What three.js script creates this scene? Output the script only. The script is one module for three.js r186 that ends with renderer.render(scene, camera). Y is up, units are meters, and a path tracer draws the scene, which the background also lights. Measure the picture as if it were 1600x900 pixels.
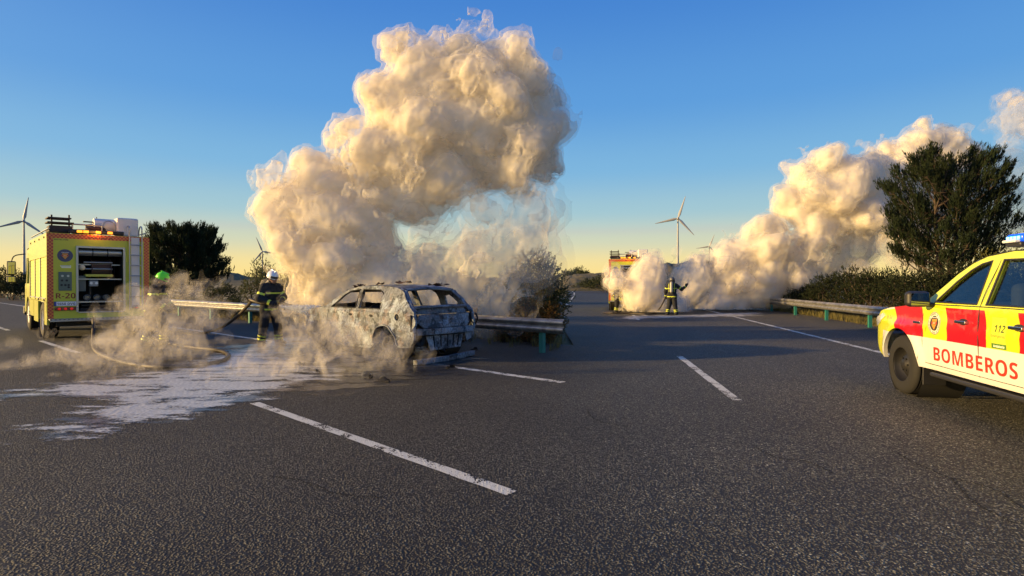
import * as THREE from 'three';
import { mergeGeometries, toCreasedNormals } from 'three/addons/utils/BufferGeometryUtils.js';
import { TessellateModifier } from 'three/addons/modifiers/TessellateModifier.js';
import { RoundedBoxGeometry } from 'three/addons/geometries/RoundedBoxGeometry.js';
import { createNoise3D, createNoise2D } from 'simplex-noise';

// ---------- camera, sky, sun, exposure ----------
const scene = new THREE.Scene();
const camera = new THREE.PerspectiveCamera(53.13, 16 / 9, 0.05, 6000);
camera.position.set(0, 1.5, 0);
camera.rotation.x = -0.0078;
const renderer = new THREE.WebGLRenderer();
renderer.toneMapping = THREE.LinearToneMapping;
renderer.toneMappingExposure = 1.8;
renderer.shadowMap.enabled = true;
const SUN_AZ = THREE.MathUtils.degToRad(-97), SUN_EL = THREE.MathUtils.degToRad(10);
const sunDir = new THREE.Vector3(Math.sin(SUN_AZ) * Math.cos(SUN_EL), Math.sin(SUN_EL), -Math.cos(SUN_AZ) * Math.cos(SUN_EL));
{ // evening sky: warm band at the horizon, blue above, a broad glow round the low sun
  const W = 1024, H = 512, d = new Float32Array(W * H * 4), mixc = (a, b, t) => a + (b - a) * t;
  const stops = [[0, 0.572, 0.416, 0.13], [2, 0.52, 0.4203, 0.1863], [4.2, 0.3553, 0.377, 0.2773], [7, 0.2037, 0.3207, 0.364], [11, 0.117, 0.26, 0.4073], [17, 0.0641, 0.1907, 0.3987], [27, 0.0329, 0.1257, 0.3553], [45, 0.0165, 0.0763, 0.2773], [90, 0.0104, 0.052, 0.2167]];
  for (let j = 0; j < H; j++) {
    const el = ((j + 0.5) / H - 0.5) * 180, e = Math.max(0, el);
    let k = 0; while (k < stops.length - 2 && e > stops[k + 1][0]) k++;
    const A = stops[k], B = stops[k + 1], q = Math.min(1, (e - A[0]) / (B[0] - A[0])), t = q * q * (3 - 2 * q) * 0.4 + q * 0.6;
    for (let i = 0; i < W; i++) {
      const ph = ((i + 0.5) / W - 0.5) * 2 * Math.PI, er = THREE.MathUtils.degToRad(el);
      const x = Math.cos(ph) * Math.cos(er), y = Math.sin(er), z = Math.sin(ph) * Math.cos(er);
      const c = x * sunDir.x + y * sunDir.y + z * sunDir.z, gl = Math.exp(-(1 - c) * 16) * 1.1 + Math.exp(-(1 - c) * 5) * 0.10, o = (j * W + i) * 4;
      d[o] = mixc(A[1], B[1], t) + gl * 1.0; d[o + 1] = mixc(A[2], B[2], t) + gl * 0.7; d[o + 2] = mixc(A[3], B[3], t) + gl * 0.3; d[o + 3] = 1;
    }
  }
  const t = new THREE.DataTexture(d, W, H, THREE.RGBAFormat, THREE.FloatType);
  t.mapping = THREE.EquirectangularReflectionMapping; t.magFilter = THREE.LinearFilter; t.needsUpdate = true;
  scene.background = t; scene.environment = t;
}
const sun = new THREE.DirectionalLight(new THREE.Color(1, 0.65, 0.245), 5);
sun.position.copy(sunDir).multiplyScalar(80); sun.castShadow = true; sun.shadow.radius = 2;
Object.assign(sun.shadow.camera, { left: -50, right: 50, top: 40, bottom: -40, near: 1, far: 200 });
sun.shadow.mapSize.set(4096, 4096);
scene.add(sun);

// ---------- helpers ----------
let sd = 20240611;
const rnd = () => { sd = (sd + 0x6d2b79f5) | 0; let t = Math.imul(sd ^ (sd >>> 15), 1 | sd); t = (t + Math.imul(t ^ (t >>> 7), 61 | t)) ^ t; return ((t ^ (t >>> 14)) >>> 0) / 4294967296; };
const rr = (a, b) => a + (b - a) * rnd();
const n3 = createNoise3D(rnd), n2 = createNoise2D(rnd);
const V = (x, y, z) => new THREE.Vector3(x, y, z);
const R = THREE.MathUtils.degToRad, clamp = THREE.MathUtils.clamp, sstep = THREE.MathUtils.smoothstep;
const FPX = 900, HOR = 443, EYE = 1.5;
const G = (px, py, h = 0) => { const z = (EYE - h) * FPX / (py - HOR); return V((px - 800) / FPX * z, h, -z); };   // a photo pixel on the ground (or on a level h)
const P = (px, py, z) => V((px - 800) / FPX * z, EYE - (py - HOR) / FPX * z, -z);                                   // a photo pixel at a known distance
const taken = {};
const numbered = (n) => { const k = taken[n] = (taken[n] ?? -1) + 1; return k ? n + '_' + String(k).padStart(3, '0') : n; };
function tag(o, label, category, group, kind) { Object.assign(o.userData, { label, category }); if (group) o.userData.group = group; if (kind) o.userData.kind = kind; return o; }
function thing(name, label, category, pos = [0, 0, 0], turn = 0, group) { const o = new THREE.Group(); o.name = numbered(name); o.position.set(...pos); o.rotation.y = turn; tag(o, label, category, group); scene.add(o); return o; }
function part(name, geo, mat, parent) { const o = new THREE.Mesh(Array.isArray(geo) ? merge(geo) : geo, mat); o.name = name; parent.add(o); return o; }
function top(name, geo, mat) { const o = new THREE.Mesh(Array.isArray(geo) ? merge(geo) : geo, mat); o.name = numbered(name); scene.add(o); return o; }
function struct(name, geo, mat) { const o = top(name, geo, mat); o.userData.kind = 'structure'; return o; }
function copyOf(src, label) { const c = src.clone(); c.name = numbered(src.name.replace(/_\d{3}$/, '')); c.userData = { ...src.userData }; if (label) c.userData.label = label; scene.add(c); return c; }
function merge(list) {
  return mergeGeometries(list.map((g) => { const q = g.index ? g.toNonIndexed() : g.clone(); for (const k of Object.keys(q.attributes)) if (!['position', 'normal', 'uv'].includes(k)) q.deleteAttribute(k); if (!q.attributes.uv) q.setAttribute('uv', new THREE.Float32BufferAttribute(new Float32Array(q.attributes.position.count * 2), 2)); q.morphAttributes = {}; return q; }));
}
const box = (w, h, d, x = 0, y = 0, z = 0) => new THREE.BoxGeometry(w, h, d).translate(x, y, z);
const rbox = (w, h, d, r, x = 0, y = 0, z = 0) => new RoundedBoxGeometry(w, h, d, 2, Math.min(r, w / 2.01, h / 2.01, d / 2.01)).translate(x, y, z);
const cyl = (r1, r2, h, n = 16) => new THREE.CylinderGeometry(r1, r2, h, n);
function rod(a, b, r, n = 8, r2 = r) { const d = b.clone().sub(a), g = new THREE.CylinderGeometry(r2, r, d.length(), n); g.applyQuaternion(new THREE.Quaternion().setFromUnitVectors(V(0, 1, 0), d.clone().normalize())); return g.translate(...a.clone().add(b).multiplyScalar(0.5).toArray()); }
const pipe = (pts, r, seg = 40, rad = 8, closed = false) => new THREE.TubeGeometry(new THREE.CatmullRomCurve3(pts, closed, 'centripetal'), seg, r, rad, closed);
const shape = (pts) => new THREE.Shape(pts.map((p) => new THREE.Vector2(...p)));
function ext(pts, depth, bevel = 0, holes = []) { const s = Array.isArray(pts) ? shape(pts) : pts; for (const h of holes) s.holes.push(Array.isArray(h) ? new THREE.Path(h.map((p) => new THREE.Vector2(...p))) : h); return new THREE.ExtrudeGeometry(s, { depth, bevelEnabled: bevel > 0, bevelSize: bevel, bevelThickness: bevel, bevelSegments: 2, curveSegments: 20 }); }
const circ = (x, y, r, n = 24) => Array.from({ length: n }, (_, i) => [x + r * Math.cos(i / n * 2 * Math.PI), y + r * Math.sin(i / n * 2 * Math.PI)]);
const arc = (x, y, r, a0, a1, n = 14) => Array.from({ length: n + 1 }, (_, i) => { const a = R(a0 + (a1 - a0) * i / n); return [x + r * Math.cos(a), y + r * Math.sin(a)]; });

// wrapped value noise for textures: u, v in 0..1, any whole number of cells
const lattice = new Float32Array(65536).map(() => rnd());
function vn(u, v, cells, s = 0) {
  const x = u * cells, y = v * cells, xi = Math.floor(x), yi = Math.floor(y), fx = x - xi, fy = y - yi, a = fx * fx * (3 - 2 * fx), b = fy * fy * (3 - 2 * fy);
  const w = (i) => ((i % cells) + cells) % cells, L = (i, j) => lattice[(w(i) * 1619 + w(j) * 31337 + s * 6971) & 65535];
  return (L(xi, yi) * (1 - a) + L(xi + 1, yi) * a) * (1 - b) + (L(xi, yi + 1) * (1 - a) + L(xi + 1, yi + 1) * a) * b;
}
const fbm = (u, v, c, s = 0, n = 4) => { let q = 0, a = 0.5, t = 0; for (let i = 0; i < n; i++) { q += a * vn(u, v, c, s + i); t += a; a *= 0.5; c *= 2; } return q / t; };
function tex(w, h, fn, srgb = true, alpha = false) {
  const d = new Uint8Array(w * h * 4);
  for (let j = 0, o = 0; j < h; j++) for (let i = 0; i < w; i++, o += 4) { const c = fn((i + 0.5) / w, (j + 0.5) / h); d[o] = clamp(c[0], 0, 1) * 255; d[o + 1] = clamp(c[1], 0, 1) * 255; d[o + 2] = clamp(c[2], 0, 1) * 255; d[o + 3] = alpha ? clamp(c[3], 0, 1) * 255 : 255; }
  const t = new THREE.DataTexture(d, w, h, THREE.RGBAFormat); t.wrapS = t.wrapT = THREE.RepeatWrapping; t.magFilter = THREE.LinearFilter; if (srgb) t.colorSpace = THREE.SRGBColorSpace; t.needsUpdate = true; return t;
}
function canvasTex(w, h, draw) { const c = document.createElement('canvas'); c.width = w; c.height = h; const g = c.getContext('2d'); draw(g, w, h); const t = new THREE.CanvasTexture(c); t.colorSpace = THREE.SRGBColorSpace; t.wrapS = t.wrapT = THREE.ClampToEdgeWrapping; t.magFilter = THREE.LinearFilter; return t; }
const withRepeat = (t, x, y = x) => { const c = t.clone(); c.repeat.set(x, y); c.needsUpdate = true; return c; };
const S = (color, roughness = 0.6, metalness = 0, more = {}) => new THREE.MeshStandardMaterial({ color, roughness, metalness, side: THREE.DoubleSide, ...more });
const Lin = (r, g, b) => new THREE.Color().setRGB(r, g, b);
const boxUV = (g, s = 1) => { const p = g.attributes.position, n = g.attributes.normal, uv = new Float32Array(p.count * 2); for (let i = 0; i < p.count; i++) { const ax = Math.abs(n.getX(i)), ay = Math.abs(n.getY(i)), az = Math.abs(n.getZ(i)); const x = p.getX(i), y = p.getY(i), z = p.getZ(i); uv[2 * i] = (ax > ay && ax > az ? z : x) * s; uv[2 * i + 1] = (ay >= ax && ay >= az ? z : y) * s; } g.setAttribute('uv', new THREE.BufferAttribute(uv, 2)); return g; };

// iso-surface of a sampled field (surface nets)
function nets(F, nx, ny, nz, org, h, iso, out, each) {
  const idx = new Int32Array(nx * ny * nz).fill(-1), id = (x, y, z) => x + nx * (y + ny * z), { pos, nor, tri } = out, c = new Float32Array(8);
  const E = [[0, 1], [0, 2], [0, 4], [1, 3], [1, 5], [2, 3], [2, 6], [3, 7], [4, 5], [4, 6], [5, 7], [6, 7]];
  for (let z = 0; z < nz - 1; z++) for (let y = 0; y < ny - 1; y++) for (let x = 0; x < nx - 1; x++) {
    let m = 0; const b = id(x, y, z);
    for (let k = 0; k < 8; k++) { c[k] = F[b + (k & 1) + ((k >> 1) & 1) * nx + ((k >> 2) & 1) * nx * ny] - iso; if (c[k] < 0) m |= 1 << k; }
    if (m === 0 || m === 255) continue;
    let sx = 0, sy = 0, sz = 0, n = 0;
    for (const [p, q] of E) { if (((m >> p) & 1) === ((m >> q) & 1)) continue; const t = c[p] / (c[p] - c[q]); sx += (p & 1) + t * ((q & 1) - (p & 1)); sy += ((p >> 1) & 1) + t * (((q >> 1) & 1) - ((p >> 1) & 1)); sz += ((p >> 2) & 1) + t * (((q >> 2) & 1) - ((p >> 2) & 1)); n++; }
    sx /= n; sy /= n; sz /= n; idx[b] = pos.length / 3;
    const X = org[0] + (x + sx) * h, Y = org[1] + (y + sy) * h, Z = org[2] + (z + sz) * h; pos.push(X, Y, Z);
    const gx = (c[1] - c[0]) * (1 - sy) * (1 - sz) + (c[3] - c[2]) * sy * (1 - sz) + (c[5] - c[4]) * (1 - sy) * sz + (c[7] - c[6]) * sy * sz, gy = (c[2] - c[0]) * (1 - sx) * (1 - sz) + (c[3] - c[1]) * sx * (1 - sz) + (c[6] - c[4]) * (1 - sx) * sz + (c[7] - c[5]) * sx * sz, gz = (c[4] - c[0]) * (1 - sx) * (1 - sy) + (c[5] - c[1]) * sx * (1 - sy) + (c[6] - c[2]) * (1 - sx) * sy + (c[7] - c[3]) * sx * sy;
    const l = Math.hypot(gx, gy, gz) || 1; nor.push(gx / l, gy / l, gz / l); each?.(X, Y, Z);
  }
  const st = [1, nx, nx * ny];
  for (let z = 1; z < nz - 1; z++) for (let y = 1; y < ny - 1; y++) for (let x = 1; x < nx - 1; x++) {
    const b = id(x, y, z), a = F[b] < iso;
    for (let d = 0; d < 3; d++) { const q = F[b + st[d]] < iso; if (a === q) continue; const u = st[(d + 1) % 3], v = st[(d + 2) % 3], A = idx[b], B = idx[b - u], C = idx[b - u - v], D = idx[b - v]; if (A < 0 || B < 0 || C < 0 || D < 0) continue; if (a) tri.push(A, B, C, A, C, D); else tri.push(A, C, B, A, D, C); }
  }
}

// ---------- the setting: ground, road, markings, foam ----------
const M = {};
{
  const N = 1024;
  const soil = tex(N, N, (u, v) => { const a = fbm(u, v, 8, 1, 5), b = fbm(u, v, 90, 5, 3), k = a * 0.6 + b * 0.4; return [0.30 + 0.22 * k, 0.27 + 0.19 * k, 0.17 + 0.12 * k]; });
  soil.repeat.set(1 / 9, 1 / 9);
  M.soil = S(0xffffff, 1, 0, { map: soil, bumpMap: soil, bumpScale: 0.05 });
}
{ // one ground sheet out to the horizon, lying 6 cm under the road
  const g = new THREE.CircleGeometry(4500, 96); g.rotateX(-Math.PI / 2); const p = g.attributes.position, uv = g.attributes.uv;
  for (let i = 0; i < p.count; i++) uv.setXY(i, p.getX(i), p.getZ(i));
  g.translate(0, -0.06, 0); struct('ground', g, M.soil);
}
// asphalt: stone chips in dark binder, laid as splats into a colour map and a height map (6 m a side)
{
  const N = 2048, col = new Float32Array(N * N), hgt = new Float32Array(N * N).fill(0);
  for (let j = 0; j < N; j++) for (let i = 0; i < N; i++) col[j * N + i] = 0.010 + 0.008 * lattice[(i * 7 + j * 131) & 65535];
  for (let k = 0; k < 175000; k++) {
    const x = rnd() * N, y = rnd() * N, r = rr(1.0, 3.1), e = rr(0.65, 1), th = rnd() * 3.14, ca = Math.cos(th), sa = Math.sin(th), h = rr(0.25, 1), t = rnd(), c = t < 0.05 ? rr(0.28, 0.46) : t < 0.42 ? rr(0.12, 0.21) : rr(0.04, 0.10), q = Math.ceil(r);
    for (let j = -q; j <= q; j++) for (let i = -q; i <= q; i++) {
      const a = (i * ca + j * sa) / r, b = (j * ca - i * sa) / (r * e), d = a * a + b * b; if (d > 1) continue;
      const o = ((Math.floor(y + j) + N) % N) * N + (Math.floor(x + i) + N) % N, hh = h * (1 - d * d * 0.7); if (hh > hgt[o]) { hgt[o] = hh; col[o] = c; }
    }
  }
  const at = (a) => (u, v) => a[Math.min(N - 1, Math.floor(v * N)) * N + Math.min(N - 1, Math.floor(u * N))];
  const ca = at(col), ha = at(hgt);
  M.asphaltMap = tex(N, N, (u, v) => { const c = ca(u, v) * 0.86 * (0.78 + 0.44 * fbm(u, v, 6, 9, 4)), s = Math.pow(c, 1 / 2.2) * 1.0; return [s * 1.0, s * 1.02, s * 0.93]; });
  M.asphaltBump = tex(N, N, (u, v) => { const h = ha(u, v); return [h, h, h]; }, false);
  for (const t of [M.asphaltMap, M.asphaltBump]) t.repeat.set(1 / 6, 1 / 6);
  M.asphalt = S(0xffffff, 0.72, 0, { map: M.asphaltMap, bumpMap: M.asphaltBump, bumpScale: 0.016, vertexColors: true });
}
const HL = R(-48.4), dL = V(Math.sin(HL), 0, -Math.cos(HL)), nL = V(Math.cos(HL), 0, Math.sin(HL));          // along the road with the burnt car, and to its right
const HR_ = R(8.4), dR = V(Math.sin(HR_), 0, -Math.cos(HR_)), nR = V(Math.cos(HR_), 0, Math.sin(HR_));      // along the other road
const edgeL = (t, off = 0) => V(0.774, 0, -8.71).addScaledVector(dL, t).addScaledVector(nL, off);            // its right edge line, t metres on
const railL = (t) => edgeL(t, 2.62);
const railRpts = [[9.4, 2], [12.0, 19.3], [13.25, 27], [15.4, 41], [18.3, 62], [21.4, 92], [24.2, 128], [25, 165], [24, 210], [20, 260]];
const railRcurve = new THREE.CatmullRomCurve3(railRpts.map(([x, z]) => V(x, 0, -z)), false, 'centripetal');
{
  const pts = [[12.5, -14], [10.2, 0], ...railRpts.slice(1).map(([x, z]) => [x + 0.7, z])];
  pts.push([14, 260], [13.6, 210], [13.2, 165], [11.8, 130], [9.3, 95], [6.0, 65], [2.8, 42], [2.2, 30], [1.75, 20], [1.5, 14]);
  for (const t of [3, 12, 30, 60, 110, 160]) { const p = edgeL(t, 3.3); if (t > 3) pts.push([p.x, -p.z]); }
  for (const t of [160, 60, 0, -26]) { const p = edgeL(t, -17); pts.push([p.x, -p.z]); }
  const g0 = new THREE.ShapeGeometry(shape(pts)).toNonIndexed(), tess = new TessellateModifier(1.1, 14).modify(g0), p = tess.attributes.position, n = p.count, pos = new Float32Array(n * 3), nor = new Float32Array(n * 3), uv = new Float32Array(n * 2), col = new Float32Array(n * 3);
  for (let i = 0; i < n; i++) {
    const x = p.getX(i), z = -p.getY(i); pos.set([x, 0, z], i * 3); nor[i * 3 + 1] = 1; uv.set([x, z], i * 2);
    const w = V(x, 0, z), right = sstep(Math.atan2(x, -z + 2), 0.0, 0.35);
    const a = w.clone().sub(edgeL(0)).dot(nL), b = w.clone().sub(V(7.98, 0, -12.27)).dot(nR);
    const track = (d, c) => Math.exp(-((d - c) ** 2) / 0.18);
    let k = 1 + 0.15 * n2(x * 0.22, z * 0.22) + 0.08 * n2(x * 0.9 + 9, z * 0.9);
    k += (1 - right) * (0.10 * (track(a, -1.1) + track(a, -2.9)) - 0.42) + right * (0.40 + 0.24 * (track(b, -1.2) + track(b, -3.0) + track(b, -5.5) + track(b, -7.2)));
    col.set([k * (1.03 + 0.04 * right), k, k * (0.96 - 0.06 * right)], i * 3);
  }
  const g = new THREE.BufferGeometry(); g.setAttribute('position', new THREE.BufferAttribute(pos, 3)); g.setAttribute('normal', new THREE.BufferAttribute(nor, 3)); g.setAttribute('uv', new THREE.BufferAttribute(uv, 2)); g.setAttribute('color', new THREE.BufferAttribute(col, 3));
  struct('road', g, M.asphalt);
}
{ // worn road paint: chips of asphalt show through
  const worn = tex(1024, 1024, (u, v) => { const a = fbm(u, v, 24, 3, 4) * 0.55 + vn(u, v, 300, 8) * 0.3 + vn(u, v, 130, 5) * 0.15; return [a, a, a]; }, false); worn.repeat.set(1 / 3, 1 / 3);
  M.paint = S(Lin(0.62, 0.63, 0.55), 0.62, 0, { alphaMap: worn, alphaTest: 0.41, bumpMap: M.asphaltBump, bumpScale: 0.004 });
  const strip = (pts, w, name) => { // a painted strip along points
    const pos = [], uv = [], ix = []; const c = new THREE.CatmullRomCurve3(pts, false, 'centripetal'), n = Math.max(2, Math.ceil(c.getLength() / 0.25));
    for (let i = 0; i <= n; i++) { const p = c.getPointAt(i / n), t = c.getTangentAt(i / n), s = V(-t.z, 0, t.x); for (const e of [-1, 1]) { const q = p.clone().addScaledVector(s, e * (w / 2 + 0.006 * n2(p.x * 9 + e * 5, p.z * 9))); pos.push(q.x, 0.004, q.z); uv.push(q.x, q.z); } if (i) { const b = i * 2; ix.push(b - 2, b - 1, b, b - 1, b + 1, b); } }
    const g = new THREE.BufferGeometry(); g.setAttribute('position', new THREE.Float32BufferAttribute(pos, 3)); g.setAttribute('uv', new THREE.Float32BufferAttribute(uv, 2)); g.setIndex(ix); g.computeVertexNormals(); const o = struct(name, g, M.paint); return o;
  };
  strip([edgeL(0), edgeL(40), edgeL(90), edgeL(150)], 0.15, 'edge_line');
  const a = G(800, 772), b = G(397, 630), dd = b.clone().sub(a).normalize();
  strip([a, b.clone()], 0.115, 'lane_dash');
  for (const s of [13, 22, 31]) { const q = a.clone().addScaledVector(dL, s - 0.5); strip([q, q.clone().addScaledVector(dL, 4)], 0.12, 'lane_dash'); }
  strip([V(7.41, 0, -8.4), V(7.98, 0, -12.27), V(10.25, 0, -27.5), V(12.2, 0, -41), V(15.2, 0, -62), V(18.5, 0, -92), V(21.2, 0, -128), V(22, 0, -165), V(21, 0, -210)], 0.15, 'edge_line');
  strip([G(884, 478), V(6.9, 0, -65), V(10.2, 0, -95), V(12.7, 0, -130), V(14.1, 0, -165), V(14.4, 0, -210)], 0.16, 'edge_line');
  strip([G(1152, 626), G(1062, 557)], 0.125, 'lane_dash');
  for (const s of [0, 9, 18, 30]) { const q = G(998, 500).clone().addScaledVector(dR, s); strip([q, q.clone().addScaledVector(dR, 3.6)], 0.125, 'lane_dash'); }
}
{ // cracks in the wearing course
  const dark = S(Lin(0.008, 0.008, 0.008), 0.95);
  for (const px of [[[1395, 705], [1440, 728], [1490, 748], [1545, 762], [1610, 800]], [[1490, 748], [1530, 790], [1590, 820]], [[1180, 700], [1215, 716], [1262, 722], [1300, 740]], [[915, 640], [940, 660], [985, 668]], [[420, 745], [470, 752], [540, 775], [600, 778]]]) {
    const c = new THREE.CatmullRomCurve3(px.map(([a, b]) => G(a, b))), n = 60, pos = [], ix = []; for (let i = 0; i <= n; i++) { const p = c.getPointAt(i / n), t = c.getTangentAt(i / n), w = 0.004 + 0.004 * Math.abs(n2(i * 0.4, p.x)), j = 0.025 * n2(i * 0.35, p.z * 2) + 0.01 * n2(i * 1.3, 4); for (const e of [-1, 1]) pos.push(p.x - t.z * (j + e * w), 0.003, p.z + t.x * (j + e * w)); if (i) ix.push(2 * i - 2, 2 * i - 1, 2 * i, 2 * i - 1, 2 * i + 1, 2 * i); }
    const g = new THREE.BufferGeometry(); g.setAttribute('position', new THREE.Float32BufferAttribute(pos, 3)); g.setIndex(ix); g.computeVertexNormals(); struct('road_crack', g, dark);
  }
}
{ // extinguishing foam and water running over the road, and a film further on
  const inside = (poly, x, y) => { let c = false; for (let i = 0, j = poly.length - 1; i < poly.length; j = i++) { const [a, b] = poly[i], [e, f] = poly[j]; if ((b > y) !== (f > y) && x < (e - a) * (y - b) / (f - b) + a) c = !c; } return c; };
  function puddle(name, label, polyPx, mat, y, cut, seedN, opt = {}) {
    const poly = polyPx.map(([a, b]) => { const p = G(a, b); return [p.x, p.z]; }); let x0 = 1e9, x1 = -1e9, z0 = 1e9, z1 = -1e9; for (const [a, b] of poly) { x0 = Math.min(x0, a - 0.4); x1 = Math.max(x1, a + 0.4); z0 = Math.min(z0, b - 0.4); z1 = Math.max(z1, b + 0.4); }
    const N = 1024, mask = new Float32Array(N * N); const edgeD = (x, z) => { let d = 1e9; for (let i = 0, j = poly.length - 1; i < poly.length; j = i++) { const [a, b] = poly[i], [e, f] = poly[j], t = clamp(((x - a) * (e - a) + (z - b) * (f - b)) / ((e - a) ** 2 + (f - b) ** 2), 0, 1); d = Math.min(d, Math.hypot(x - a - t * (e - a), z - b - t * (f - b))); } return d; };
    const t = tex(N, N, (u, v) => {
      const x = x0 + (x1 - x0) * u, z = z0 + (z1 - z0) * v, ins = inside(poly, x, z), d = edgeD(x, z) * (ins ? 1 : -1);
      const st = n2(x * 0.5 + seedN, z * 2.2) * 0.55 + n2(x * 1.5, z * 5 + seedN) * 0.35 + n2(x * 6, z * 13) * 0.22 + n2(x * 21, z * 34) * 0.2 + n2(x * 1.6, z * 1.6) * 0.3;
      const k = clamp(d / 0.7, -1.2, 0.8) + st * (opt.streak ?? 1.05) - cut; const q = sstep(k, -0.12, 0.5) * (opt.most ?? 0.9) * (0.8 + 0.2 * n2(x * 14, z * 30)); return [q, q, q];
    }, false);
    t.wrapS = t.wrapT = THREE.ClampToEdgeWrapping; mat.alphaMap = t; mat.transparent = true;
    const g = new THREE.PlaneGeometry(x1 - x0, z1 - z0).rotateX(-Math.PI / 2).translate((x0 + x1) / 2, y, (z0 + z1) / 2), p = g.attributes.position;
    for (let i = 0; i < p.count; i++) g.attributes.uv.setXY(i, (p.getX(i) - x0) / (x1 - x0), (p.getZ(i) - z0) / (z1 - z0));
    const o = top(name, g, mat); tag(o, label, 'foam', null, 'stuff'); return o;
  }
  const foamBump = tex(512, 512, (u, v) => { const a = fbm(u, v, 30, 2, 4); return [a, a, a]; }, false); foamBump.repeat.set(5, 5);
  M.foam = () => S(Lin(0.76, 0.77, 0.69), 0.4, 0, { bumpMap: foamBump, bumpScale: 0.006 });
  puddle('extinguishing_foam', 'white foam and water spread in streaks on the asphalt before the fire engine', [[-60, 622], [85, 600], [170, 588], [250, 580], [300, 566], [340, 552], [400, 543], [470, 556], [545, 588], [480, 606], [405, 630], [330, 648], [220, 667], [110, 686], [10, 692], [60, 664], [120, 646], [135, 630], [60, 622], [-60, 634]], M.foam(), 0.0105, 0.34, 3);
  puddle('extinguishing_foam', 'thin white foam strip at the feet of the firefighter with the air cylinder', [[955, 497], [1000, 492], [1050, 493], [1110, 490], [1190, 488], [1190, 494], [1060, 497], [985, 500]], M.foam(), 0.0105, 0.35, 8);
  const ripple = tex(512, 512, (u, v) => { const a = fbm(u, v, 22, 12, 3) * 0.6 + vn(u, v, 9, 3) * 0.4; return [a, a, a]; }, false); ripple.repeat.set(6, 22);
  const film = (rough) => new THREE.MeshPhysicalMaterial({ color: Lin(0.035, 0.034, 0.033), roughness: rough, clearcoat: 1, clearcoatRoughness: rough * 0.6, bumpMap: ripple, bumpScale: 0.006, side: THREE.DoubleSide });
  const o = puddle('water_film', 'shallow water running under the foam before the fire engine', [[-60, 618], [85, 596], [170, 584], [250, 574], [300, 560], [340, 546], [400, 538], [480, 548], [570, 580], [500, 612], [405, 634], [330, 653], [220, 673], [110, 692], [0, 696], [50, 664], [120, 640], [60, 624], [-60, 638]], film(0.5), 0.008, 0.42, 21, { streak: 0.7, most: 1 }); o.userData.category = 'water';
  const o2 = puddle('wet_patch', 'dark wet patch of asphalt under the burnt car', [[330, 545], [480, 520], [640, 540], [760, 560], [700, 590], [560, 612], [480, 625]], film(0.45), 0.006, 0.28, 14); o2.userData.category = 'water';
}
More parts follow.
